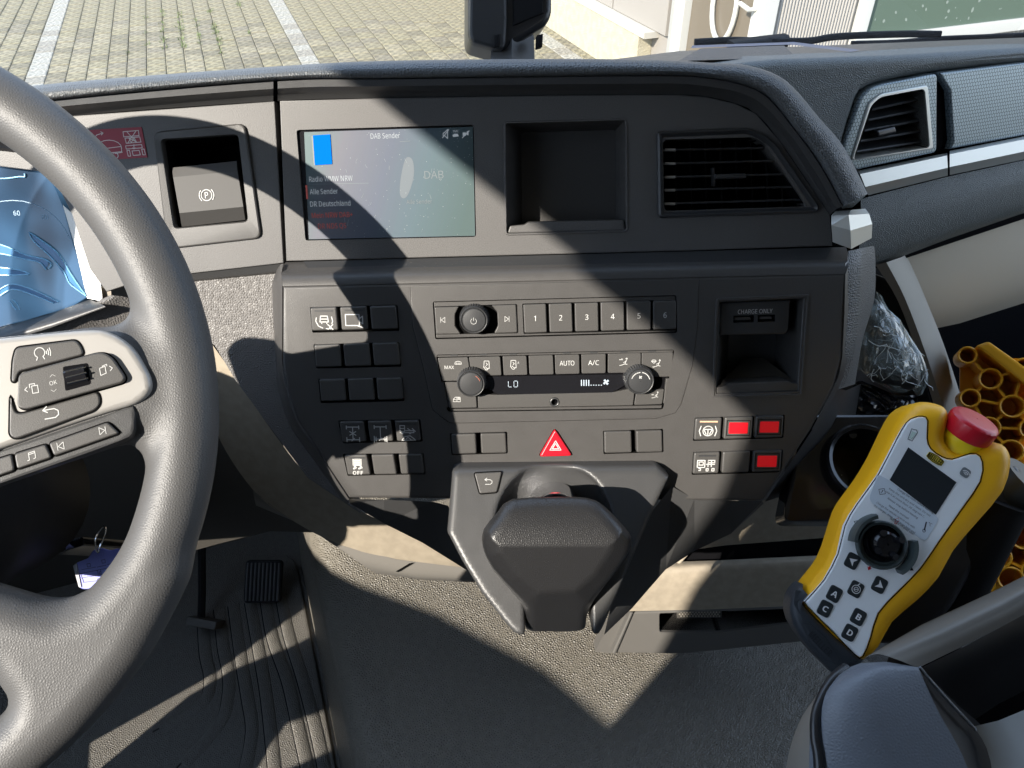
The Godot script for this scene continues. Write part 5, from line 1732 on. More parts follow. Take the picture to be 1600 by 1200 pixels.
	part(gb, "front", mesh(grid3([pl3(fP, [1430, 520, -0.12, 1500, 505, -0.12, 1690, 445, -0.12]), pl3(fP, [1428, 500, -0.075, 1500, 482, -0.07, 1690, 425, -0.07]), pl3(fP, [1420, 460, -0.05, 1500, 436, -0.045, 1690, 380, -0.045]), pl3(fP, [1395, 408, -0.045, 1490, 372, -0.035, 1690, 300, -0.035])], 5), 60.0), M.glove)
	part(gb, "recess", mesh(prism(pl(fP, [1400, 500, 1700, 420, 1700, 760, 1450, 760], -0.16), -0.20, -0.16), 30.0), M.hole)
	# upright between the console and the footwell
	part(gb, "upright", mesh(grid3([pl3(fP, [1468, 660, 0.0, 1480, 655, 0.008, 1502, 645, 0.0, 1508, 640, -0.03]), pl3(fP, [1436, 560, 0.0, 1448, 556, 0.008, 1470, 546, 0.0, 1476, 542, -0.03]), pl3(fP, [1403, 470, 0.0, 1414, 466, 0.008, 1436, 460, 0.0, 1442, 456, -0.03]), pl3(fP, [1368, 414, 0.0, 1385, 410, 0.008, 1408, 402, 0.0, 1416, 398, -0.03])], 4), 50.0), grained(mat(0.34, 0.325, 0.29, 0.45), null, 0, 0.1))
	part(gb, "pocket_panel", mesh(prism(rc(pl(fP, [1360, 425, 1400, 440, 1440, 560, 1475, 700, 1330, 700, 1340, 500], -0.03), 0.01), -0.06, -0.03, 0.004), 40.0), M.vent_frame)
	# trays below the console
	var tr := thing("storage_trays", "beige storage trays with dark slots low under the right of the console", "storage tray", fL)
	part(tr, "upper_tray", mesh(grid3([pl3(fL, [1060, 862, 0.0, 1134, 852, 0.0, 1320, 838, 0.0]), pl3(fL, [1090, 842, 0.006, 1150, 826, 0.006, 1330, 812, 0.008]), pl3(fL, [1130, 815, 0.002, 1190, 783, 0.002, 1345, 735, 0.002])], 3), 60.0), M.beige)
	part(tr, "slot", prism(pl(fL, [1076, 858, 1134, 851, 1305, 838, 1300, 870, 1062, 878], -0.012), -0.05, -0.012), M.hole)
	part(tr, "slot_wall", prism(pl(fL, [1055, 884, 1088, 846, 1092, 850, 1062, 884], 0.0), -0.02, 0.0, 0.002), M.beige)
	part(tr, "lower_tray", mesh(grid3([pl3(fL, [980, 955, 0.006, 1100, 952.5, 0.006, 1260, 946, 0.006]), pl3(fL, [1010, 918, 0.010, 1110, 912, 0.010, 1280, 905, 0.010]), pl3(fL, [1035, 890, 0.008, 1110, 886, 0.008, 1300, 876, 0.008]), pl3(fL, [1050, 878, -0.004, 1112, 876, -0.004, 1300, 867, -0.004])], 3), 60.0), M.beige)
	part(tr, "tray_frame", prism(rc(pl(fL, [985, 956.5, 1262, 947, 1262, 1003, 1065, 1023, 956, 1021], 0.004), 0.004), -0.03, 0.004, 0.003, 3, [rc(pl(fL, [1030, 957.5, 1258, 949, 1255, 972, 1123, 989, 1030, 988], 0.004), 0.004)]), grained(mat(0.10, 0.095, 0.088, 0.5), null, 0, 0.1))
	part(tr, "opening", pocket(rc(pl(fL, [1030, 957.5, 1258, 949, 1255, 972, 1123, 989, 1030, 988], 0.004), 0.004), 0.0, -0.10), M.hole)
	part(tr, "frame_side", mesh(prism(pl(fL, [956, 1021, 985, 957, 990, 958, 962, 1024], 0.008), -0.02, 0.008, 0.002), 30.0), grained(mat(0.10, 0.095, 0.088, 0.5), null, 0, 0.1))
	part(tr, "side_panel", mesh(prism(pl(fL, [930, 1018, 944, 990, 986, 952, 983, 957, 955, 1021], -0.002), -0.02, -0.002), 30.0), grained(mat(0.10, 0.095, 0.088, 0.5), null, 0, 0.1))
	var dots := PackedVector3Array()
	for i in 14:
		for j in 4:
			var p := loc(fL, 1062 + i * 4.6 + (j % 2) * 2.3, 953.5 + j * 3.0, -0.008)
			dots.append_array(lathe(p, [0.0012, 0.0, 0.0009, 0.0007, 0.0001, 0.0009], 6))
	var pf := part(tr, "perforated_plate", prism(pl(fL, [1058, 952, 1128, 949, 1128, 965, 1058, 966], -0.0085), -0.012, -0.0085), M.brown)
	part(pf, "studs", dots, grained(mat(0.35, 0.32, 0.27, 0.4), null, 0, 0.1))
	# engine tunnel and floor
	tunnel()
	# cup holder
	var fc := frame(at(1352, 722, 0.66), Vector3(0.0, 0.85, 0.52))
	var cup := thing("cup_holder", "glossy black round cup holder behind the yellow remote control", "cup holder", fc)
	part(cup, "ring", lathe(Vector3.ZERO, [0.034, -0.004, 0.0338, 0.002, 0.032, 0.004, 0.029, 0.003, 0.0275, -0.002, 0.026, -0.05, 0.0005, -0.05], 48), M.gloss)
	for k in 3:
		var a := deg_to_rad(30 + 120.0 * k + 190)
		var p := Vector3(cos(a) * 0.0262, sin(a) * 0.0262, -0.010)
		part(cup, "grip_lug", tube(PackedVector3Array([p + Vector3(0, 0, -0.02), p, p + Vector3(0, 0, 0.005)]), 0.0035, 10), M.gloss)
	part(cup, "tray", prism(rc(PackedVector2Array([Vector2(-0.075, -0.05), Vector2(0.07, -0.05), Vector2(0.07, 0.045), Vector2(-0.045, 0.045)]), 0.01), -0.03, -0.006, 0.003, 2, [circle(Vector2.ZERO, 0.032, 32)]), M.gloss)

func _low(s: PackedVector3Array, dy: float) -> PackedVector3Array:
	var o := s.duplicate()
	for i in o.size():
		o[i].y -= dy
	return o

func _honeycomb() -> StandardMaterial3D:
	var n := 256
	var im := Image.create(n, n, false, Image.FORMAT_RGB8)
	var cw := n / 8.0
	var ch := n / 8.0
	for y in n:
		for x in n:
			var best := 1e9
			var second := 1e9
			var r0 := int(y / ch)
			for dr in range(-1, 2):
				var row := r0 + dr
				var off := 0.5 if posmod(row, 2) == 1 else 0.0
				var c0 := roundf(x / cw - 0.5 - off)
				for dc in range(-1, 2):
					var cx := (c0 + dc + 0.5 + off) * cw
					var cy := (row + 0.5) * ch
					var dd := Vector2(x - cx, (y - cy) * 1.1).length()
					if dd < best:
						second = best
						best = dd
					elif dd < second:
						second = dd
			var e := second - best
			var v := 1.0 if e > 4.5 else 0.28
			im.set_pixel(x, y, Color(v, v, v))
	var m := mat(0.30, 0.37, 0.41, 0.28, 0.3)
	m.albedo_texture = ImageTexture.create_from_image(im)
	m.uv1_triplanar = true
	m.uv1_scale = Vector3.ONE / 0.030
	return m

func tunnel() -> void:
	# hump over the engine between the seats, in the cab's axes (x right, y up, z rearwards)
	var X := [-0.028, -0.021, -0.003, 0.027, 0.09, 0.27, 0.60]
	var rows := []
	for z: float in [0.40, 0.0, -0.3, -0.5, -0.68, -0.80, -1.05]:
		var r := PackedVector3Array()
		r.append(Vector3(X[0] - 0.03, -1.26, z))
		r.append(Vector3(X[0] - 0.012, -1.06, z))
		for i in X.size():
			var y: float = -0.872 - [0.05, 0.028, 0.010, 0.002, 0.0, 0.0, 0.0][i]
			if z < -0.75:
				y += (-0.75 - z) * 0.35
			r.append(Vector3(X[i], y, z))
		rows.append(r)
	var o := struct("engine_tunnel", mesh(grid3(rows, 4), 60.0), M.tunnel, fT)
	# ribbed rubber mat in the driver's footwell
	var ff := Transform3D(Basis(fT.basis.x, -fT.basis.z, fT.basis.y), fT * Vector3(0, -1.25, 0))
	var m := thing("floor_mat", "grooved grey rubber mat in the driver's footwell", "floor mat", ff)
	part(m, "sheet", prism(rc(PackedVector2Array([Vector2(-0.60, 0.35), Vector2(-0.065, 0.35), Vector2(-0.065, 1.10), Vector2(-0.60, 1.10)]), 0.06), 0.001, 0.008, 0.003), M.mat_rubber)
	for q: Array in [[318, 960, 322, 1020, 329, 1054, 326, 1085, 306, 1108, 250, 1140], [344, 950, 350, 1010, 358, 1050, 358, 1085, 345, 1130, 288, 1196], [366, 945, 377, 1024, 388, 1090, 395, 1142, 383, 1210], [392, 940, 404, 1008, 418, 1090, 431, 1210], [416, 935, 427, 997, 450, 1062, 466, 1130, 484, 1210], [440, 930, 452, 990, 474, 1060, 495, 1140, 510, 1210]]:
		var p := smooth2(pl(ff, q, 0.008), 5, false)
		var p3 := PackedVector3Array()
		for v in p:
			p3.append(Vector3(v.x, v.y, 0.008))
		part(m, "rib", tube(p3, 0.011, 10, 0.30), M.mat_rubber)
		var s3 := PackedVector3Array()
		for v in p:
			s3.append(Vector3(v.x - 0.0115, v.y, 0.0068))
		part(m, "groove", tube(s3, 0.0022, 6), M.rubber)
	# pedals
	var pd := thing("accelerator_pedal", "dark ribbed accelerator pedal at the end of the floor mat", "pedal", frame(at(410, 918, 1.44), Vector3(0.05, 0.75, 0.65)))
	part(pd, "plate", prism(rc(PackedVector2Array([Vector2(-0.034, -0.028), Vector2(0.034, -0.028), Vector2(0.034, 0.05), Vector2(-0.034, 0.05)]), 0.008), -0.01, 0.0, 0.002), M.rubber)
	for k in 9:
		part(pd, "rib", tube(PackedVector3Array([Vector3(-0.029 + k * 0.00725, -0.024, 0.001), Vector3(-0.029 + k * 0.00725, 0.01, 0.001), Vector3(-0.029 + k * 0.00725, 0.045, 0.001)]), 0.002, 6), M.trim)
	var bp := thing("brake_pedal", "brake pedal with brown worn pad left of the accelerator", "pedal", frame(at(316, 970, 1.38), Vector3(0.05, 0.8, 0.6)))
	part(bp, "pad", prism(rc(PackedVector2Array([Vector2(-0.03, -0.008), Vector2(0.024, -0.016), Vector2(0.026, -0.002), Vector2(-0.028, 0.008)]), 0.002), -0.05, 0.0, 0.002), M.brown)
	part(bp, "arm", tube(PackedVector3Array([Vector3(-0.012, 0.0, -0.03), Vector3(-0.012, 0.05, -0.02), Vector3(-0.008, 0.14, 0.02)]), 0.007, 8), M.rubber)

# ---------------------------------------------------------------- the handheld remote control
func remote() -> void:
	var t := thing("remote_control", "yellow and white handheld remote control with red stop button, clipped into a dark holder", "remote control", fR)
	var outer := ccw(smooth2(pl(fR, [1448, 628, 1471, 634, 1480, 648, 1476, 672, 1474, 690, 1490, 706, 1512, 703, 1535, 692, 1560, 692, 1574, 705, 1577, 728, 1565, 769, 1527, 815, 1488, 861, 1465, 903, 1432, 938, 1393, 972, 1372, 1010, 1350, 1030, 1338, 1026, 1300, 992, 1258, 948, 1254, 936, 1262, 915, 1284, 888, 1299, 858, 1312, 815, 1324, 788, 1350, 753, 1373, 715, 1393, 673, 1410, 643, 1430, 630]), 2))
	var face := ccw(smooth2(pl(fR, [1440, 652, 1447, 658, 1446, 685, 1452, 702, 1470, 715, 1487, 719, 1506, 713, 1523, 710, 1532, 722, 1529, 752, 1500, 795, 1465, 845, 1435, 888, 1402, 922, 1370, 957, 1358, 995, 1346, 1024, 1335, 1020, 1300, 984, 1262, 946, 1263, 936, 1288, 907, 1310, 866, 1321, 822, 1340, 788, 1373, 742, 1400, 690, 1416, 662, 1428, 654], 0.010), 2))
	var sh := func(p: Vector3) -> float:
		var q := Vector2(p.x, p.y)
		var d := sdpoly(q, outer)
		var a := maxf(d + 0.013, 0.0)
		var zz := absf(p.z + 0.012) - 0.010
		var b := maxf(zz, 0.0)
		return sqrt(a * a + b * b) - 0.013
	var bb := box_of(outer).grow(0.006)
	part(t, "shell", nets(sh, Vector3(bb.position.x, bb.position.y, -0.038), Vector3(bb.end.x, bb.end.y, 0.014), 0.0024), grained(mat(0.90, 0.45, 0.006, 0.42), null, 0, 0.05))
	var z := 0.0122
	part(t, "face_plate", prism(face, 0.004, z, 0.0008, 2), grained(mat(0.84, 0.86, 0.87, 0.35), null, 0, 0.05))
	part(t, "face_seam", ribbon(inset(face, -0.0007), 0.0007, 0.0113, true), M.gap)
	part(t, "display", prism(pl(fR, [1419, 699, 1494, 753.5, 1462, 804, 1390, 750], z), z - 0.003, z + 0.0004), mat(0.022, 0.027, 0.032, 0.12))
	var k := loc(fR, 1401, 840, z).distance_to(loc(fR, 1400, 840, z))
	var ang := -atan2(54.0, 75.0)
	# sticker with small print
	var st := part(t, "sticker", prism(rc(pl(fR, [1372, 741, 1390, 751, 1461, 805, 1467, 811, 1447, 845, 1441, 844, 1362, 786, 1358, 777], z), 0.002, 3), z - 0.001, z + 0.0003), mat(0.60, 0.66, 0.72, 0.4))
	var tx := PackedVector3Array()
	var lines := [["Charge the radio before starting", 1430, 783, 66], ["Keep the unit dry and clean. Do not", 1421, 785, 76], ["use it at more than 30 degrees C.", 1414, 788, 72], ["Always stop before leaving", 1410, 794, 56], ["Read the manual", 1404, 800, 36], ["Charge the remote control only with", 1399, 805, 70], ["the charger. Keep away from heat and", 1397, 811, 76], ["switch it off after use.", 1409, 822, 44]]
	for L: Array in lines:
		var c := loc(fR, L[1], L[2], z)
		tx.append_array(_fit(L[0], Vector2(c.x, c.y), k * 3.1, k * L[3], z + 0.0004, ang))
	var dc := loc(fR, 1378, 768, z)
	for r: float in [6.2]:
		tx.append_array(ribbon(circle(Vector2(dc.x, dc.y), k * r, 4, 0.0, ang), k * 0.8, z + 0.0004, true))
	tx.append_array(text("!", Vector2(dc.x, dc.y), k * 6, z + 0.0004, ang, 1.0, true))
	tx.append_array(ribbon(pl(fR, [1447, 816, 1444, 828], z), k * 2.2, z + 0.0004))
	tx.append_array(ribbon(circle(Vector2(loc(fR, 1443.5, 829, z).x, loc(fR, 1443.5, 829, z).y), k * 2.4, 10), k * 0.8, z + 0.0004, true))
	var cc := loc(fR, 1453, 819, z)
	tx.append_array(text("°C", Vector2(cc.x, cc.y), k * 4.5, z + 0.0004, ang))
	part(st, "print", tx, mat(0.03, 0.035, 0.05, 0.6))
	# maker's plate with its lettering
	var lp := loc(fR, 1461, 717, z)
	var lo := Vector2(lp.x, lp.y)
	var ll := PackedVector2Array()
	for v: Vector2 in [Vector2(-14, -4.2), Vector2(-9, -6), Vector2(0, -7), Vector2(9, -6), Vector2(14, -4.2), Vector2(14, 4.2), Vector2(9, 6), Vector2(0, 7), Vector2(-9, 6), Vector2(-14, 4.2)]:
		ll.append(lo + (v * k).rotated(ang))
	var lg := part(t, "maker_plate", prism(ll, z - 0.001, z + 0.0004), mat(0.62, 0.47, 0.05, 0.5))
	part(lg, "plate_border", ribbon(inset(ccw(ll), k * 0.9), k * 0.9, z + 0.0006, true), M.gap)
	part(lg, "plate_lettering", _fit("MEILLER", lo, k * 8.5, k * 25, z + 0.0006, ang, true), M.gap)
	# battery and radio signs
	var ic := PackedVector3Array()
	ic.append_array(ribbon(pl(fR, [1424.5, 670, 1427, 671, 1432, 672, 1433.5, 676, 1425, 689, 1418.5, 686], z), k * 1.2, z + 0.0002, true))
	part(t, "battery_sign", ic, mat(0.16, 0.18, 0.18, 0.5))
	part(t, "battery_level", cap(pl(fR, [1425, 674, 1431, 676, 1425, 686, 1420.5, 684], z), [], z + 0.0003), mat(0.55, 0.68, 0.62, 0.5))
	var wf := part(t, "radio_sign", cap(rc(_rot_box(fR, 1508, 738.5, 15, 15, ang, z, k), 0.002), [], z + 0.0003), mat(0.16, 0.18, 0.19, 0.5))
	var ws := PackedVector3Array()
	var wc := loc(fR, 1507, 742, z)
	for r: float in [2.0, 4.6, 7.2]:
		var arc := PackedVector2Array()
		for i in 7:
			arc.append(Vector2(wc.x, wc.y) + Vector2.from_angle(deg_to_rad(35 + i * 18.0) + ang) * k * r)
		ws.append_array(ribbon(arc, k * 1.3, z + 0.0005))
	part(wf, "radio_waves", ws, M.white)
	# keys
	var dark := mat(0.018, 0.024, 0.028, 0.45)
	for q: Array in [[1331.5, 876.5, "<"], [1374, 914, ">"], [1337, 920.5, "o"], [1303.5, 928, "A"], [1289, 951, "C"], [1341, 964, "B"], [1327.5, 988.5, "D"]]:
		var c := loc(fR, q[0], q[1], z)
		var c2 := Vector2(c.x, c.y)
		var b := part(t, "key", prism(rc(_rot_box(fR, q[0], q[1], 21, 25, ang + 0.12, z, k), 0.0022, 4), z - 0.001, z + 0.0008, 0.0005, 2), dark, null, "" if q[2] in ["o", "<", ">"] else "dark key lettered " + q[2])
		var s := PackedVector3Array()
		var zz := z + 0.0010
		if q[2] == "<" or q[2] == ">":
			var sg := 1.0 if q[2] == "<" else -1.0
			var tri := PackedVector2Array()
			for v: Vector2 in [Vector2(-6.5, 0.5), Vector2(5, 7), Vector2(2, 0), Vector2(5, -7)]:
				tri.append(c2 + (v * k * sg).rotated(-0.72))
			s = cap(ccw(tri), [], zz)
		elif q[2] == "o":
			s = ribbon(circle(c2, k * 6.6, 20), k * 1.2, zz, true)
			s.append_array(ribbon(circle(c2, k * 3.4, 14), k * 1.0, zz, true))
			s.append_array(ribbon(PackedVector2Array([c2 + Vector2(3, 6.5) * k, c2 + Vector2(6.5, 9) * k]), k * 1.6, zz))
			s.append_array(ribbon(PackedVector2Array([c2 - Vector2(2.6, 0) * k, c2 + Vector2(2.6, 0) * k]), k * 1.0, zz))
		else:
			s = text(q[2], c2, k * 9.5, zz, ang + 0.05, 1.15, true)
		part(b, "symbol", s, M.white)
	# joystick: round gaiter between two guards
	var jc := loc(fR, 1375, 851, z)
	var J := Vector3(jc.x, jc.y, 0)
	var guard := mat(0.045, 0.060, 0.060, 0.5)
	part(t, "joystick_base", lathe(J, [0.0162, z - 0.002, 0.0162, z + 0.004, 0.0153, z + 0.0055, 0.0138, z + 0.0045, 0.0132, z + 0.001, 0.0005, z + 0.001], 40), guard)
	var js := part(t, "joystick", lathe(J + Vector3(0.0012, 0.001, 0), [0.0127, z + 0.0012, 0.0122, z + 0.0031, 0.0110, z + 0.0019, 0.0103, z + 0.0037, 0.0091, z + 0.0028, 0.0098, z + 0.0056, 0.0086, z + 0.0042, 0.0084, z + 0.0087, 0.0068, z + 0.0105, 0.0005, z + 0.0112], 40), M.gloss)
	for a0: float in [0.4, 2.0, 3.6, 5.1]:
		var p := J + Vector3(cos(a0) * 0.0075 + 0.0012, sin(a0) * 0.0075 + 0.001, z + 0.0102)
		part(js, "joystick_lug", tube(PackedVector3Array([p, p + Vector3(0, 0, 0.002), p + Vector3(cos(a0) * 0.001, sin(a0) * 0.001, 0.0045)]), 0.0024, 8), M.gloss)
	for a0: float in [-0.45, 2.40]:
		var rows := []
		for e: Array in [[0.0210, z - 0.001], [0.0214, z + 0.009], [0.0205, z + 0.0115], [0.0182, z + 0.0110], [0.0178, z + 0.001]]:
			var r := PackedVector3Array()
			for i in 13:
				var a := a0 - 0.62 + i * 1.24 / 12.0
				r.append(J + Vector3(cos(a) * e[0], sin(a) * e[0], e[1]))
			rows.append(r)
		var gs := skin(rows)
		for e: int in [0, 12]:
			var pts := []
			for r: PackedVector3Array in rows:
				pts.append(r[e])
			for i in range(1, 4):
				gs.append(pts[0]); gs.append(pts[i]); gs.append(pts[i + 1])
		part(t, "joystick_guard", mesh(gs, 30.0), guard)
	# arrows printed round the stick
	var arrows := [[1340, 817, 2.75, 0], [1422, 888, -0.62, 1], [1401, 814, 1.05, 2], [1359, 886, -2.1, 3]]
	for q: Array in arrows:
		var c := loc(fR, q[0], q[1], z)
		var c2 := Vector2(c.x, c.y)
		var pts := PackedVector2Array()
		for v: Vector2 in [Vector2(-5, 1.5), Vector2(1, 1.5), Vector2(1, 3.6), Vector2(6, 0), Vector2(1, -3.6), Vector2(1, -1.5), Vector2(-5, -1.5)]:
			pts.append(c2 + (v * k).rotated(q[2]))
		var am: Material = M.gap if q[3] < 2 else M.red
		if q[3] == 0 or q[3] == 2:
			part(t, "arrow_print", ribbon(pts, k * 0.9, z + 0.0003, true), am)
		else:
			part(t, "arrow_print", cap(ccw(pts), [], z + 0.0003), am)
	# stop button: its axis lies along the top end of the remote
	var sc := loc(fR, 1493, 698, -0.008)
	var axis := Vector3(0.36, 0.74, 0.56).normalized()
	var fs := fR * frame(sc, axis)
	var col := part(t, "stop_collar", lathe(Vector3.ZERO, [0.0148, -0.014, 0.0148, -0.001, 0.0138, 0.0008, 0.0136, 0.006, 0.0144, 0.0075, 0.0142, 0.0120, 0.001, 0.0122], 40), mat(0.80, 0.58, 0.004, 0.4), fs)
	part(t, "stop_button", lathe(Vector3.ZERO, [0.0151, 0.0115, 0.0162, 0.0128, 0.0165, 0.0195, 0.0162, 0.0228, 0.0148, 0.0243, 0.012, 0.0249, 0.0005, 0.0251], 48, 0.0002), mat(0.52, 0.006, 0.020, 0.34), fs)
	# dark foot the remote stands in, with an embossed mark, and the holder behind
	var cap_out := ccw(smooth2(pl(fR, [1257, 914, 1244, 926, 1236, 946, 1240, 975, 1264, 1012, 1298, 1048, 1316, 1058, 1352, 1034, 1340, 1024, 1300, 990, 1259, 949, 1254, 936], 0.004), 2))
	part(t, "foot", mesh(prism(cap_out, -0.018, 0.006, 0.006, 4), 50.0), grained(mat(0.030, 0.036, 0.044, 0.5), noise_tex(FastNoiseLite.TYPE_SIMPLEX, 0.2, 71, 3.0, [], 2), 0.4, 0.05))
	var em := ribbon(pl(fR, [1252, 973, 1268, 976, 1290, 996, 1312, 1030, 1308, 1038, 1288, 1030, 1264, 1002], 0.0062), k * 0.8, 0.0064, true)
	var ec := loc(fR, 1282, 1006, 0.0062)
	em.append_array(_fit("MEILLER", Vector2(ec.x, ec.y), k * 11, k * 46, 0.0064, -atan2(52.0, 50.0), true))
	part(t, "embossed_mark", em, mat(0.018, 0.022, 0.028, 0.45))
	var hd := thing("remote_holder", "black bracket holding the yellow remote control from behind", "holder", fR)
	part(hd, "bracket", mesh(prism(rc(pl(fR, [1500, 760, 1590, 720, 1600, 760, 1560, 840, 1530, 870, 1480, 960, 1400, 1010, 1350, 1000, 1400, 900], -0.05), 0.012), -0.10, -0.045, 0.006, 3), 50.0), M.vent)
	part(hd, "post", mesh(tube(smooth3(pl3(fR, [1560, 780, -0.05, 1500, 900, -0.07, 1450, 1000, -0.09, 1420, 1100, -0.10]), 4), 0.022, 14), 60.0), M.rubber)
	part(hd, "round_clamp", tube(pl3(fR, [1540, 800, -0.075, 1580, 770, -0.06, 1610, 748, -0.05]), 0.020, 20), mat(0.03, 0.036, 0.04, 0.4))

func _fit(s: String, c: Vector2, h: float, w: float, z: float, turn: float, bold := false) -> PackedVector3Array:
	var t := text(s, Vector2.ZERO, h, z, 0.0, 1.0, bold)
	var lo := INF
	var hi := -INF
	for p in t:
		lo = minf(lo, p.x)
		hi = maxf(hi, p.x)
	return text(s, c, h, z, turn, w / (hi - lo), bold)

func _rot_box(fr: Transform3D, px: float, py: float, w: float, hh: float, ang: float, z: float, k: float) -> PackedVector2Array:
	var c := loc(fr, px, py, z)
	var o := PackedVector2Array()
	for v: Vector2 in [Vector2(-w, -hh), Vector2(w, -hh), Vector2(w, hh), Vector2(-w, hh)]:
		o.append(Vector2(c.x, c.y) + (v * 0.5 * k).rotated(ang))
	return o

# ---------------------------------------------------------------- moulded console of the middle seat, bottom right
func seat() -> void:
	var fs := frame(at(1420, 1120, 0.46), Vector3(-0.05, 0.80, 0.60))
	var t := thing("seat_console", "grey moulded table console of the middle seat with a dark hollow", "console", fs)
	var top := grained(mat(0.15, 0.165, 0.19, 0.42), M.leather.normal_texture, 0.22, 0.046)
	part(t, "front_shell", mesh(grid3([pl3(fs, [1262, 1330, -0.01, 1330, 1330, 0.006, 1440, 1330, 0.010, 1540, 1330, 0.006]), pl3(fs, [1264, 1200, -0.01, 1300, 1200, 0.006, 1400, 1200, 0.014, 1512, 1200, 0.008]), pl3(fs, [1270, 1110, -0.010, 1296, 1098, 0.008, 1370, 1100, 0.016, 1465, 1110, 0.010]), pl3(fs, [1296, 1066, -0.010, 1320, 1052, 0.004, 1378, 1046, 0.012, 1438, 1050, 0.010]), pl3(fs, [1318, 1046, -0.02, 1345, 1036, -0.006, 1385, 1034, 0.002, 1434, 1042, 0.006])], 5), 70.0), top)
	part(t, "side_shell", mesh(grid3([pl3(fs, [1215, 1330, -0.08, 1236, 1330, -0.03, 1262, 1330, -0.01]), pl3(fs, [1228, 1200, -0.08, 1246, 1200, -0.03, 1264, 1200, -0.01]), pl3(fs, [1248, 1130, -0.08, 1258, 1128, -0.03, 1269, 1112, -0.012]), pl3(fs, [1275, 1088, -0.08, 1283, 1082, -0.03, 1296, 1067, -0.012])], 4), 60.0), grained(mat(0.24, 0.225, 0.20, 0.5), null, 0, 0.1))
	part(t, "edge_strip", mesh(tube(smooth3(pl3(fs, [1276, 1330, 0.002, 1280, 1200, 0.002, 1274, 1150, 0.000, 1277, 1110, -0.002, 1298, 1066, -0.006, 1322, 1044, -0.014]), 5), 0.0034, 8), 60.0), M.vent)
	part(t, "back_shell", mesh(grid3([pl3(fs, [1434, 1044, 0.008, 1500, 1012, 0.010, 1570, 976, 0.012, 1700, 905, 0.014]), pl3(fs, [1400, 1030, 0.004, 1480, 998, 0.012, 1570, 956, 0.014, 1700, 880, 0.014]), pl3(fs, [1368, 1022, -0.008, 1460, 982, 0.004, 1560, 934, 0.006, 1700, 862, 0.006]), pl3(fs, [1340, 1034, -0.05, 1440, 976, -0.05, 1550, 925, -0.05, 1700, 850, -0.05])], 5), 60.0), grained(mat(0.17, 0.158, 0.14, 0.5), null, 0, 0.1))
	part(t, "hollow_wall", mesh(grid3([pl3(fs, [1500, 1140, -0.06, 1560, 1100, -0.06, 1700, 1030, -0.06]), pl3(fs, [1470, 1085, -0.03, 1550, 1045, -0.03, 1700, 965, -0.03]), pl3(fs, [1438, 1044, 0.006, 1502, 1013, 0.009, 1700, 906, 0.013])], 4), 50.0), M.vent)
	part(t, "hollow_edge", mesh(grid3([pl3(fs, [1500, 1330, 0.004, 1570, 1330, -0.04, 1640, 1330, -0.06]), pl3(fs, [1475, 1160, 0.008, 1530, 1170, -0.03, 1570, 1180, -0.06]), pl3(fs, [1446, 1080, 0.008, 1480, 1095, -0.02, 1520, 1120, -0.06]), pl3(fs, [1434, 1044, 0.007, 1445, 1050, -0.0, 1470, 1070, -0.05])], 4), 60.0), M.vent)
	part(t, "hollow_floor", prism(pl(fs, [1470, 1070, 1700, 960, 1750, 1330, 1560, 1330], -0.064), -0.07, -0.064), M.hole)
	part(t, "hollow_ridge", mesh(tube(smooth3(pl3(fs, [1436, 1042, 0.008, 1470, 1082, 0.0, 1524, 1140, -0.02]), 4), 0.0012, 6), 60.0), top)
	var pp := MeshInstance3D.new()
	pp.mesh = mesh(grid3([pl3(fs, [1560, 1330, -0.028, 1640, 1330, -0.026, 1720, 1330, -0.026]), pl3(fs, [1548, 1190, -0.028, 1600, 1190, -0.024, 1720, 1180, -0.026]), pl3(fs, [1522, 1135, -0.026, 1560, 1126, -0.022, 1720, 1060, -0.024])], 4), 60.0)
	pp.material_override = mat(0.62, 0.66, 0.68, 0.7)
	dress(pp, "paper_sheet", "white sheet of paper lying in the hollow of the grey seat console", "paper", Transform3D(fs))

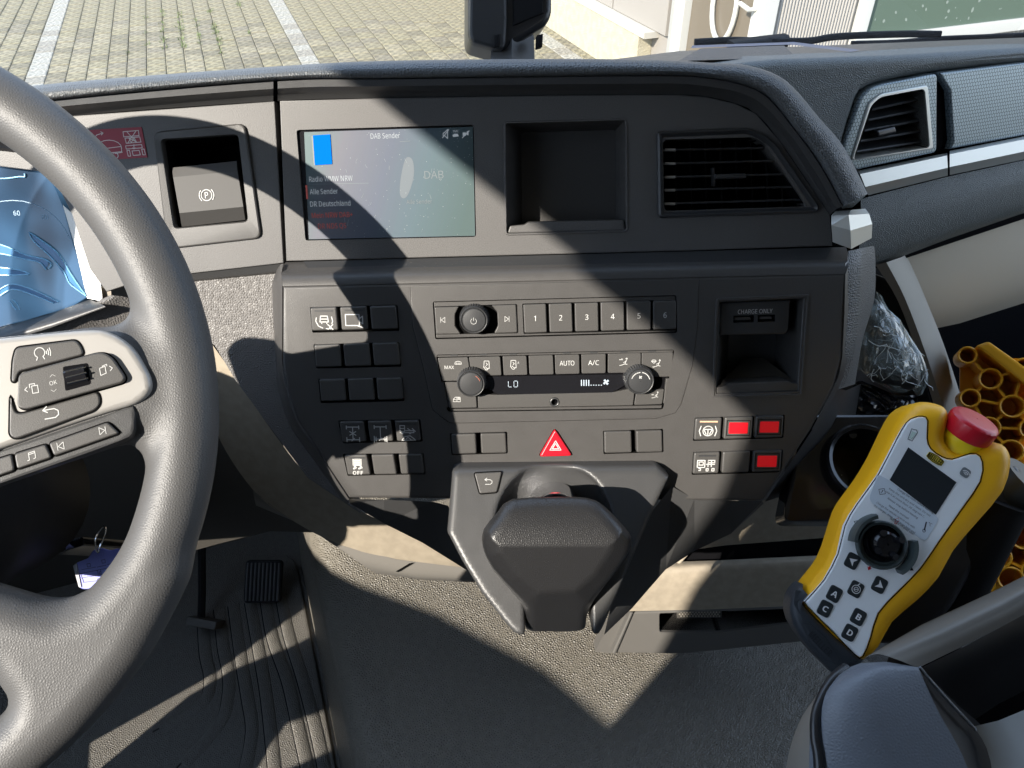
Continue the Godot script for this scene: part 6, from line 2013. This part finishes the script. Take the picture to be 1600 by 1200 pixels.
# ---------------------------------------------------------------- loose and small things
func small_things() -> void:
	# camera housing on its bracket behind the dash
	var fm := frame(at(797, 30, 0.78), Vector3(0.12, 0.45, 0.88))
	var c := thing("camera_housing", "black device housing on a short bracket standing behind the dashboard", "camera", fm)
	part(c, "case", mesh(prism(rc(pl(fm, [732, -90, 862, -90, 863, 20, 855, 38, 786, 80, 736, 66, 731, 55], 0.0), 0.006, 3), -0.06, 0.0, 0.006, 3), 50.0), M.vent)
	part(c, "case_edge", mesh(prism(rc(pl(fm, [735, -90, 790, -90, 792, 30, 790, 70, 784, 79, 737, 66, 733, 55], 0.004), 0.004, 3), -0.01, 0.006, 0.003, 2), 40.0), M.vent_frame)
	part(c, "case_rib", prism(pl(fm, [800, -90, 850, -90, 849, 20, 802, 40], 0.003), -0.01, 0.003, 0.002), M.rubber)
	for x: float in [773.0, 840.0]:
		part(c, "clip", prism(pl(fm, [x, 54, x + 9, 52, x + 8, 72, x - 1, 74], 0.008), -0.004, 0.008, 0.002), M.rubber)
	part(c, "bracket", mesh(skin([pl3(fm, [766, 110, -0.010, 800, 108, 0.004, 836, 105, -0.010]), pl3(fm, [768, 60, -0.016, 800, 58, 0.0, 834, 55, -0.016])]), 20.0), M.trim)
	# wipers outside the screen
	for q: Array in [["near wiper arm with dark blade lying along the foot of the windscreen", [1085, 66, 1110, 64.5, 1140, 63, 1200, 64, 1262, 64, 1300, 58, 1350, 55, 1420, 53, 1470, 53.5], 1.50], ["second wiper blade beyond the first, reaching towards the passenger corner of the screen", [1330, 69, 1400, 67, 1460, 62, 1530, 59, 1600, 56, 1680, 53], 1.56]]:
		var w := thing("windscreen_wiper", q[0], "wiper", Transform3D(Basis(), at(1300, 62, q[2])), "windscreen wipers")
		var p := PackedVector3Array()
		var a: Array = q[1]
		for i in range(0, a.size(), 2):
			p.append(at(a[i], a[i + 1], q[2]) - at(1300, 62, q[2]))
		part(w, "arm", tube(smooth3(p, 4), 0.0065, 8, 0.7), M.rubber)
		var p2 := PackedVector3Array()
		for v in p:
			p2.append(v + Vector3(0.05, -0.012, 0.01))
		part(w, "blade", tube(smooth3(p2, 4), 0.0030, 6, 1.6), M.rubber)
	var pv := Transform3D(fT.basis, at(1190, 64, 1.5))
	var pw := thing("wiper_pivot", "black wiper pivot cover at the foot of the windscreen above the mesh tray", "wiper part", pv)
	part(pw, "cover", mesh(box(Vector3(-0.07, -0.02, -0.012), Vector3(0.06, 0.006, 0.012), 0.008), 50.0), M.rubber)
	# key tag hanging on the key behind the wheel
	var fk := frame(at(160, 888, 0.66), Vector3(-0.10, 0.62, 0.78))
	var kt := thing("key_tag", "blue violet plastic key tag with handwritten lines hanging behind the steering wheel", "key tag", fk)
	var tg := pl(fk, [118, 880, 138, 872, 144, 861, 152, 856, 162, 858, 170, 861, 180, 858, 194, 857, 202, 866, 200, 890, 190, 908, 170, 918, 130, 921, 122, 917])
	part(kt, "card", prism(rc(tg, 0.002, 3), -0.002, 0.0, 0.0005, 2), mat(0.17, 0.19, 0.58, 0.4))
	part(kt, "card_edge", prism(rc(pl(fk, [114, 884, 119, 880, 127, 918, 123, 918], 0.001), 0.001, 2), -0.003, 0.001), mat(0.3, 0.3, 0.33, 0.5))
	var wr := PackedVector3Array()
	var kz := 0.0003
	for q: Array in [[126, 896, 196, 882], [127, 903, 190, 893], [130, 910, 186, 903], [126, 896, 131, 910], [168, 886, 172, 897], [128, 890, 150, 886], [152, 886, 166, 883], [168, 882, 186, 878]]:
		wr.append_array(ribbon(pl(fk, q), 0.0004, kz))
	for q: Array in [[136, 881, 141, 880, 142, 885, 137, 886], [159, 875, 164, 874, 165, 879, 160, 880], [184, 868, 190, 867, 191, 872, 185, 873]]:
		wr.append_array(ribbon(pl(fk, q), 0.0004, kz, true))
	var s1 := loc(fk, 165, 906, kz)
	wr.append_array(text("59065", Vector2(s1.x, s1.y), 0.0042, kz, PI + 0.16))
	var s2 := loc(fk, 154, 894, kz)
	wr.append_array(text("PL", Vector2(s2.x, s2.y), 0.0036, kz, PI + 0.16))
	part(kt, "writing", wr, mat(0.015, 0.015, 0.04, 0.6))
	part(kt, "ring", tube(smooth3(pl3(fk, [153, 864, 0.002, 149, 850, 0.004, 151, 836, 0.0, 162, 822, -0.004, 165, 830, -0.002, 158, 850, 0.002]), 5, true), 0.0008, 6, 1.0, true), M.chrome)
	var fo := frame(at(88, 856, 0.70), Vector3(-0.1, 0.8, 0.6))
	var ig := thing("ignition_lock", "dark ignition lock with a shiny worn face behind the steering wheel", "ignition lock", fo)
	part(ig, "body", mesh(prism(rc(pl(fo, [58, 855, 95, 846, 128, 838, 130, 852, 84, 867]), 0.002, 2), -0.10, 0.0, 0.002), 40.0), M.gloss)
	part(ig, "key_blade", prism(pl(fo, [96, 848, 104, 846, 114, 855, 106, 858], 0.001), -0.001, 0.003), mat(0.2, 0.2, 0.4, 0.4))
	part(ig, "worn_edge", tube(pl3(fo, [58, 855, 0.001, 70, 854, 0.001, 86, 866, 0.001, 104, 860, 0.001, 112, 857, 0.001]), 0.0006, 6), M.chrome)
	# film wrapped part standing by the console flank
	film_wrap()
	chock()

func film_wrap() -> void:
	var fw := frame(at(1395, 545, 0.74), Vector3(-0.25, 0.35, 0.9))
	var t := thing("film_wrapped_bundle", "dark bundle wrapped in crumpled clear plastic film beside the console", "plastic film", fw)
	var shape := smooth2(pl(fw, [1372, 458, 1385, 470, 1395, 490, 1412, 505, 1430, 535, 1446, 560, 1455, 590, 1452, 615, 1440, 628, 1432, 618, 1400, 622, 1370, 600, 1342, 582, 1342, 560, 1350, 520, 1356, 485, 1366, 470]), 2)
	part(t, "bundle", mesh(prism(rc(pl(fw, [1372, 470, 1400, 500, 1440, 570, 1445, 612, 1400, 618, 1350, 590, 1352, 520], -0.01), 0.01), -0.05, -0.012, 0.01, 3), 60.0), M.vent_frame)
	# crumpled sheet: a fan of creased facets over the bundle
	var n := FastNoiseLite.new()
	n.noise_type = FastNoiseLite.TYPE_CELLULAR
	n.cellular_return_type = FastNoiseLite.RETURN_DISTANCE
	n.frequency = 55.0
	n.seed = 4
	var n2 := FastNoiseLite.new()
	n2.noise_type = FastNoiseLite.TYPE_SIMPLEX
	n2.frequency = 30.0
	n2.seed = 9
	var c := Vector2.ZERO
	for v in shape:
		c += v / shape.size()
	var rows := []
	for k in 15:
		var s := k / 14.0
		var r := PackedVector3Array()
		for i in shape.size():
			var v := c.lerp(shape[i], s)
			r.append(Vector3(v.x, v.y, 0.012 * (1 - s * s) - 0.008 * s + 0.012 * n.get_noise_2d(v.x, v.y * 0.6) + 0.010 * n2.get_noise_2d(v.x, v.y)))
		rows.append(r)
	rows.reverse()
	var m := StandardMaterial3D.new()
	m.albedo_color = Color(0.80, 0.86, 0.86, 0.26)
	m.transparency = BaseMaterial3D.TRANSPARENCY_ALPHA
	m.roughness = 0.08
	part(t, "film", mesh(skin(rows, true), 6.0), m)
	var cr := PackedVector3Array()  # pale strokes painting the highlights along the folds of the film
	for i in 46:
		var a := shape[rng.randi() % shape.size()].lerp(c, rng.randf_range(0.1, 0.9))
		var dr := Vector2.from_angle(rng.randf() * TAU) * rng.randf_range(0.006, 0.02)
		var p := PackedVector3Array()
		for k in 5:
			var q := a + dr * (k / 4.0) + Vector2(rng.randf_range(-1, 1), rng.randf_range(-1, 1)) * 0.0015
			if Geometry2D.is_point_in_polygon(q, shape):
				p.append(Vector3(q.x, q.y, 0.014 + 0.006 * n2.get_noise_2d(q.x, q.y)))
		if p.size() > 2:
			cr.append_array(tube(smooth3(p, 2), rng.randf_range(0.00015, 0.00045), 5))
	var mw := mat(0.80, 0.84, 0.84, 0.2)
	part(t, "painted_glints", cr, mw)
	# dark glossy film below
	var sh2 := pl(fw, [1345, 605, 1400, 625, 1440, 630, 1436, 660, 1400, 690, 1350, 680, 1330, 650])
	var c2 := loc(fw, 1388, 650)
	var rows2 := []
	for k in 12:
		var s := k / 11.0
		var r := PackedVector3Array()
		for v0 in smooth2(sh2, 5):
			var v := Vector2(c2.x, c2.y).lerp(v0, s)
			r.append(Vector3(v.x, v.y, -0.012 + 0.008 * (1 - s) + 0.014 * n.get_noise_2d(v.x * 0.7, v.y * 1.4) + 0.006 * n2.get_noise_2d(v.x, v.y)))
		rows2.append(r)
	rows2.reverse()
	part(t, "dark_film", mesh(skin(rows2, true), 25.0), mat(0.008, 0.009, 0.014, 0.14))

func chock() -> void:
	# orange honeycomb blocks in the passenger footwell: open tubes joined by webs
	var fc := frame(at(1560, 700, 0.98), Vector3(-0.42, 0.62, 0.66))
	var t := thing("wheel_chock", "orange plastic wheel chock built of open tubes, standing in the passenger footwell", "wheel chock", fc)
	var om := mat(0.90, 0.42, 0.015, 0.40)
	var tubes := [[1512, 555, 15], [1548, 592, 18], [1516, 622, 16], [1582, 635, 19], [1600, 575, 17], [1545, 668, 18], [1510, 690, 16], [1580, 705, 19], [1612, 670, 18], [1545, 740, 18], [1590, 770, 20], [1555, 805, 19], [1600, 840, 20], [1560, 870, 20], [1520, 845, 18], [1535, 910, 19], [1580, 905, 20], [1615, 895, 18], [1512, 770, 17], [1620, 740, 18]]
	for q: Array in tubes:
		var c := loc(fc, q[0], q[1], 0.0)
		var r: float = q[2] * 0.98 / F * 0.95
		part(t, "tube", lathe(c, [r, -0.06, r, 0.0, r - 0.0012, 0.0012, r - 0.0028, 0.0, r - 0.0032, -0.055, 0.0002, -0.055], 28), om)
	var webs := PackedVector3Array()
	for i in tubes.size():
		for j in range(i + 1, tubes.size()):
			var a := loc(fc, tubes[i][0], tubes[i][1], -0.004)
			var b := loc(fc, tubes[j][0], tubes[j][1], -0.004)
			if a.distance_to(b) < 0.052:
				var dr := (b - a).normalized()
				var ra: float = tubes[i][2] * 0.98 / F * 0.93
				var rb: float = tubes[j][2] * 0.98 / F * 0.93
				var n := Vector3(-dr.y, dr.x, 0) * 0.0016
				var p := PackedVector2Array()
				for v: Vector3 in [a + dr * ra - n, b - dr * rb - n, b - dr * rb + n, a + dr * ra + n]:
					p.append(Vector2(v.x, v.y))
				webs.append_array(prism(p, -0.06, -0.004))
	part(t, "web", webs, om)
	part(t, "side_wall", prism(rc(pl(fc, [1525, 540, 1545, 533, 1640, 600, 1640, 640, 1600, 600], 0.006), 0.004), -0.06, 0.006, 0.003), om)
	part(t, "base_wall", prism(pl(fc, [1500, 560, 1660, 560, 1660, 935, 1525, 935, 1500, 800], -0.06), -0.065, -0.06), om)
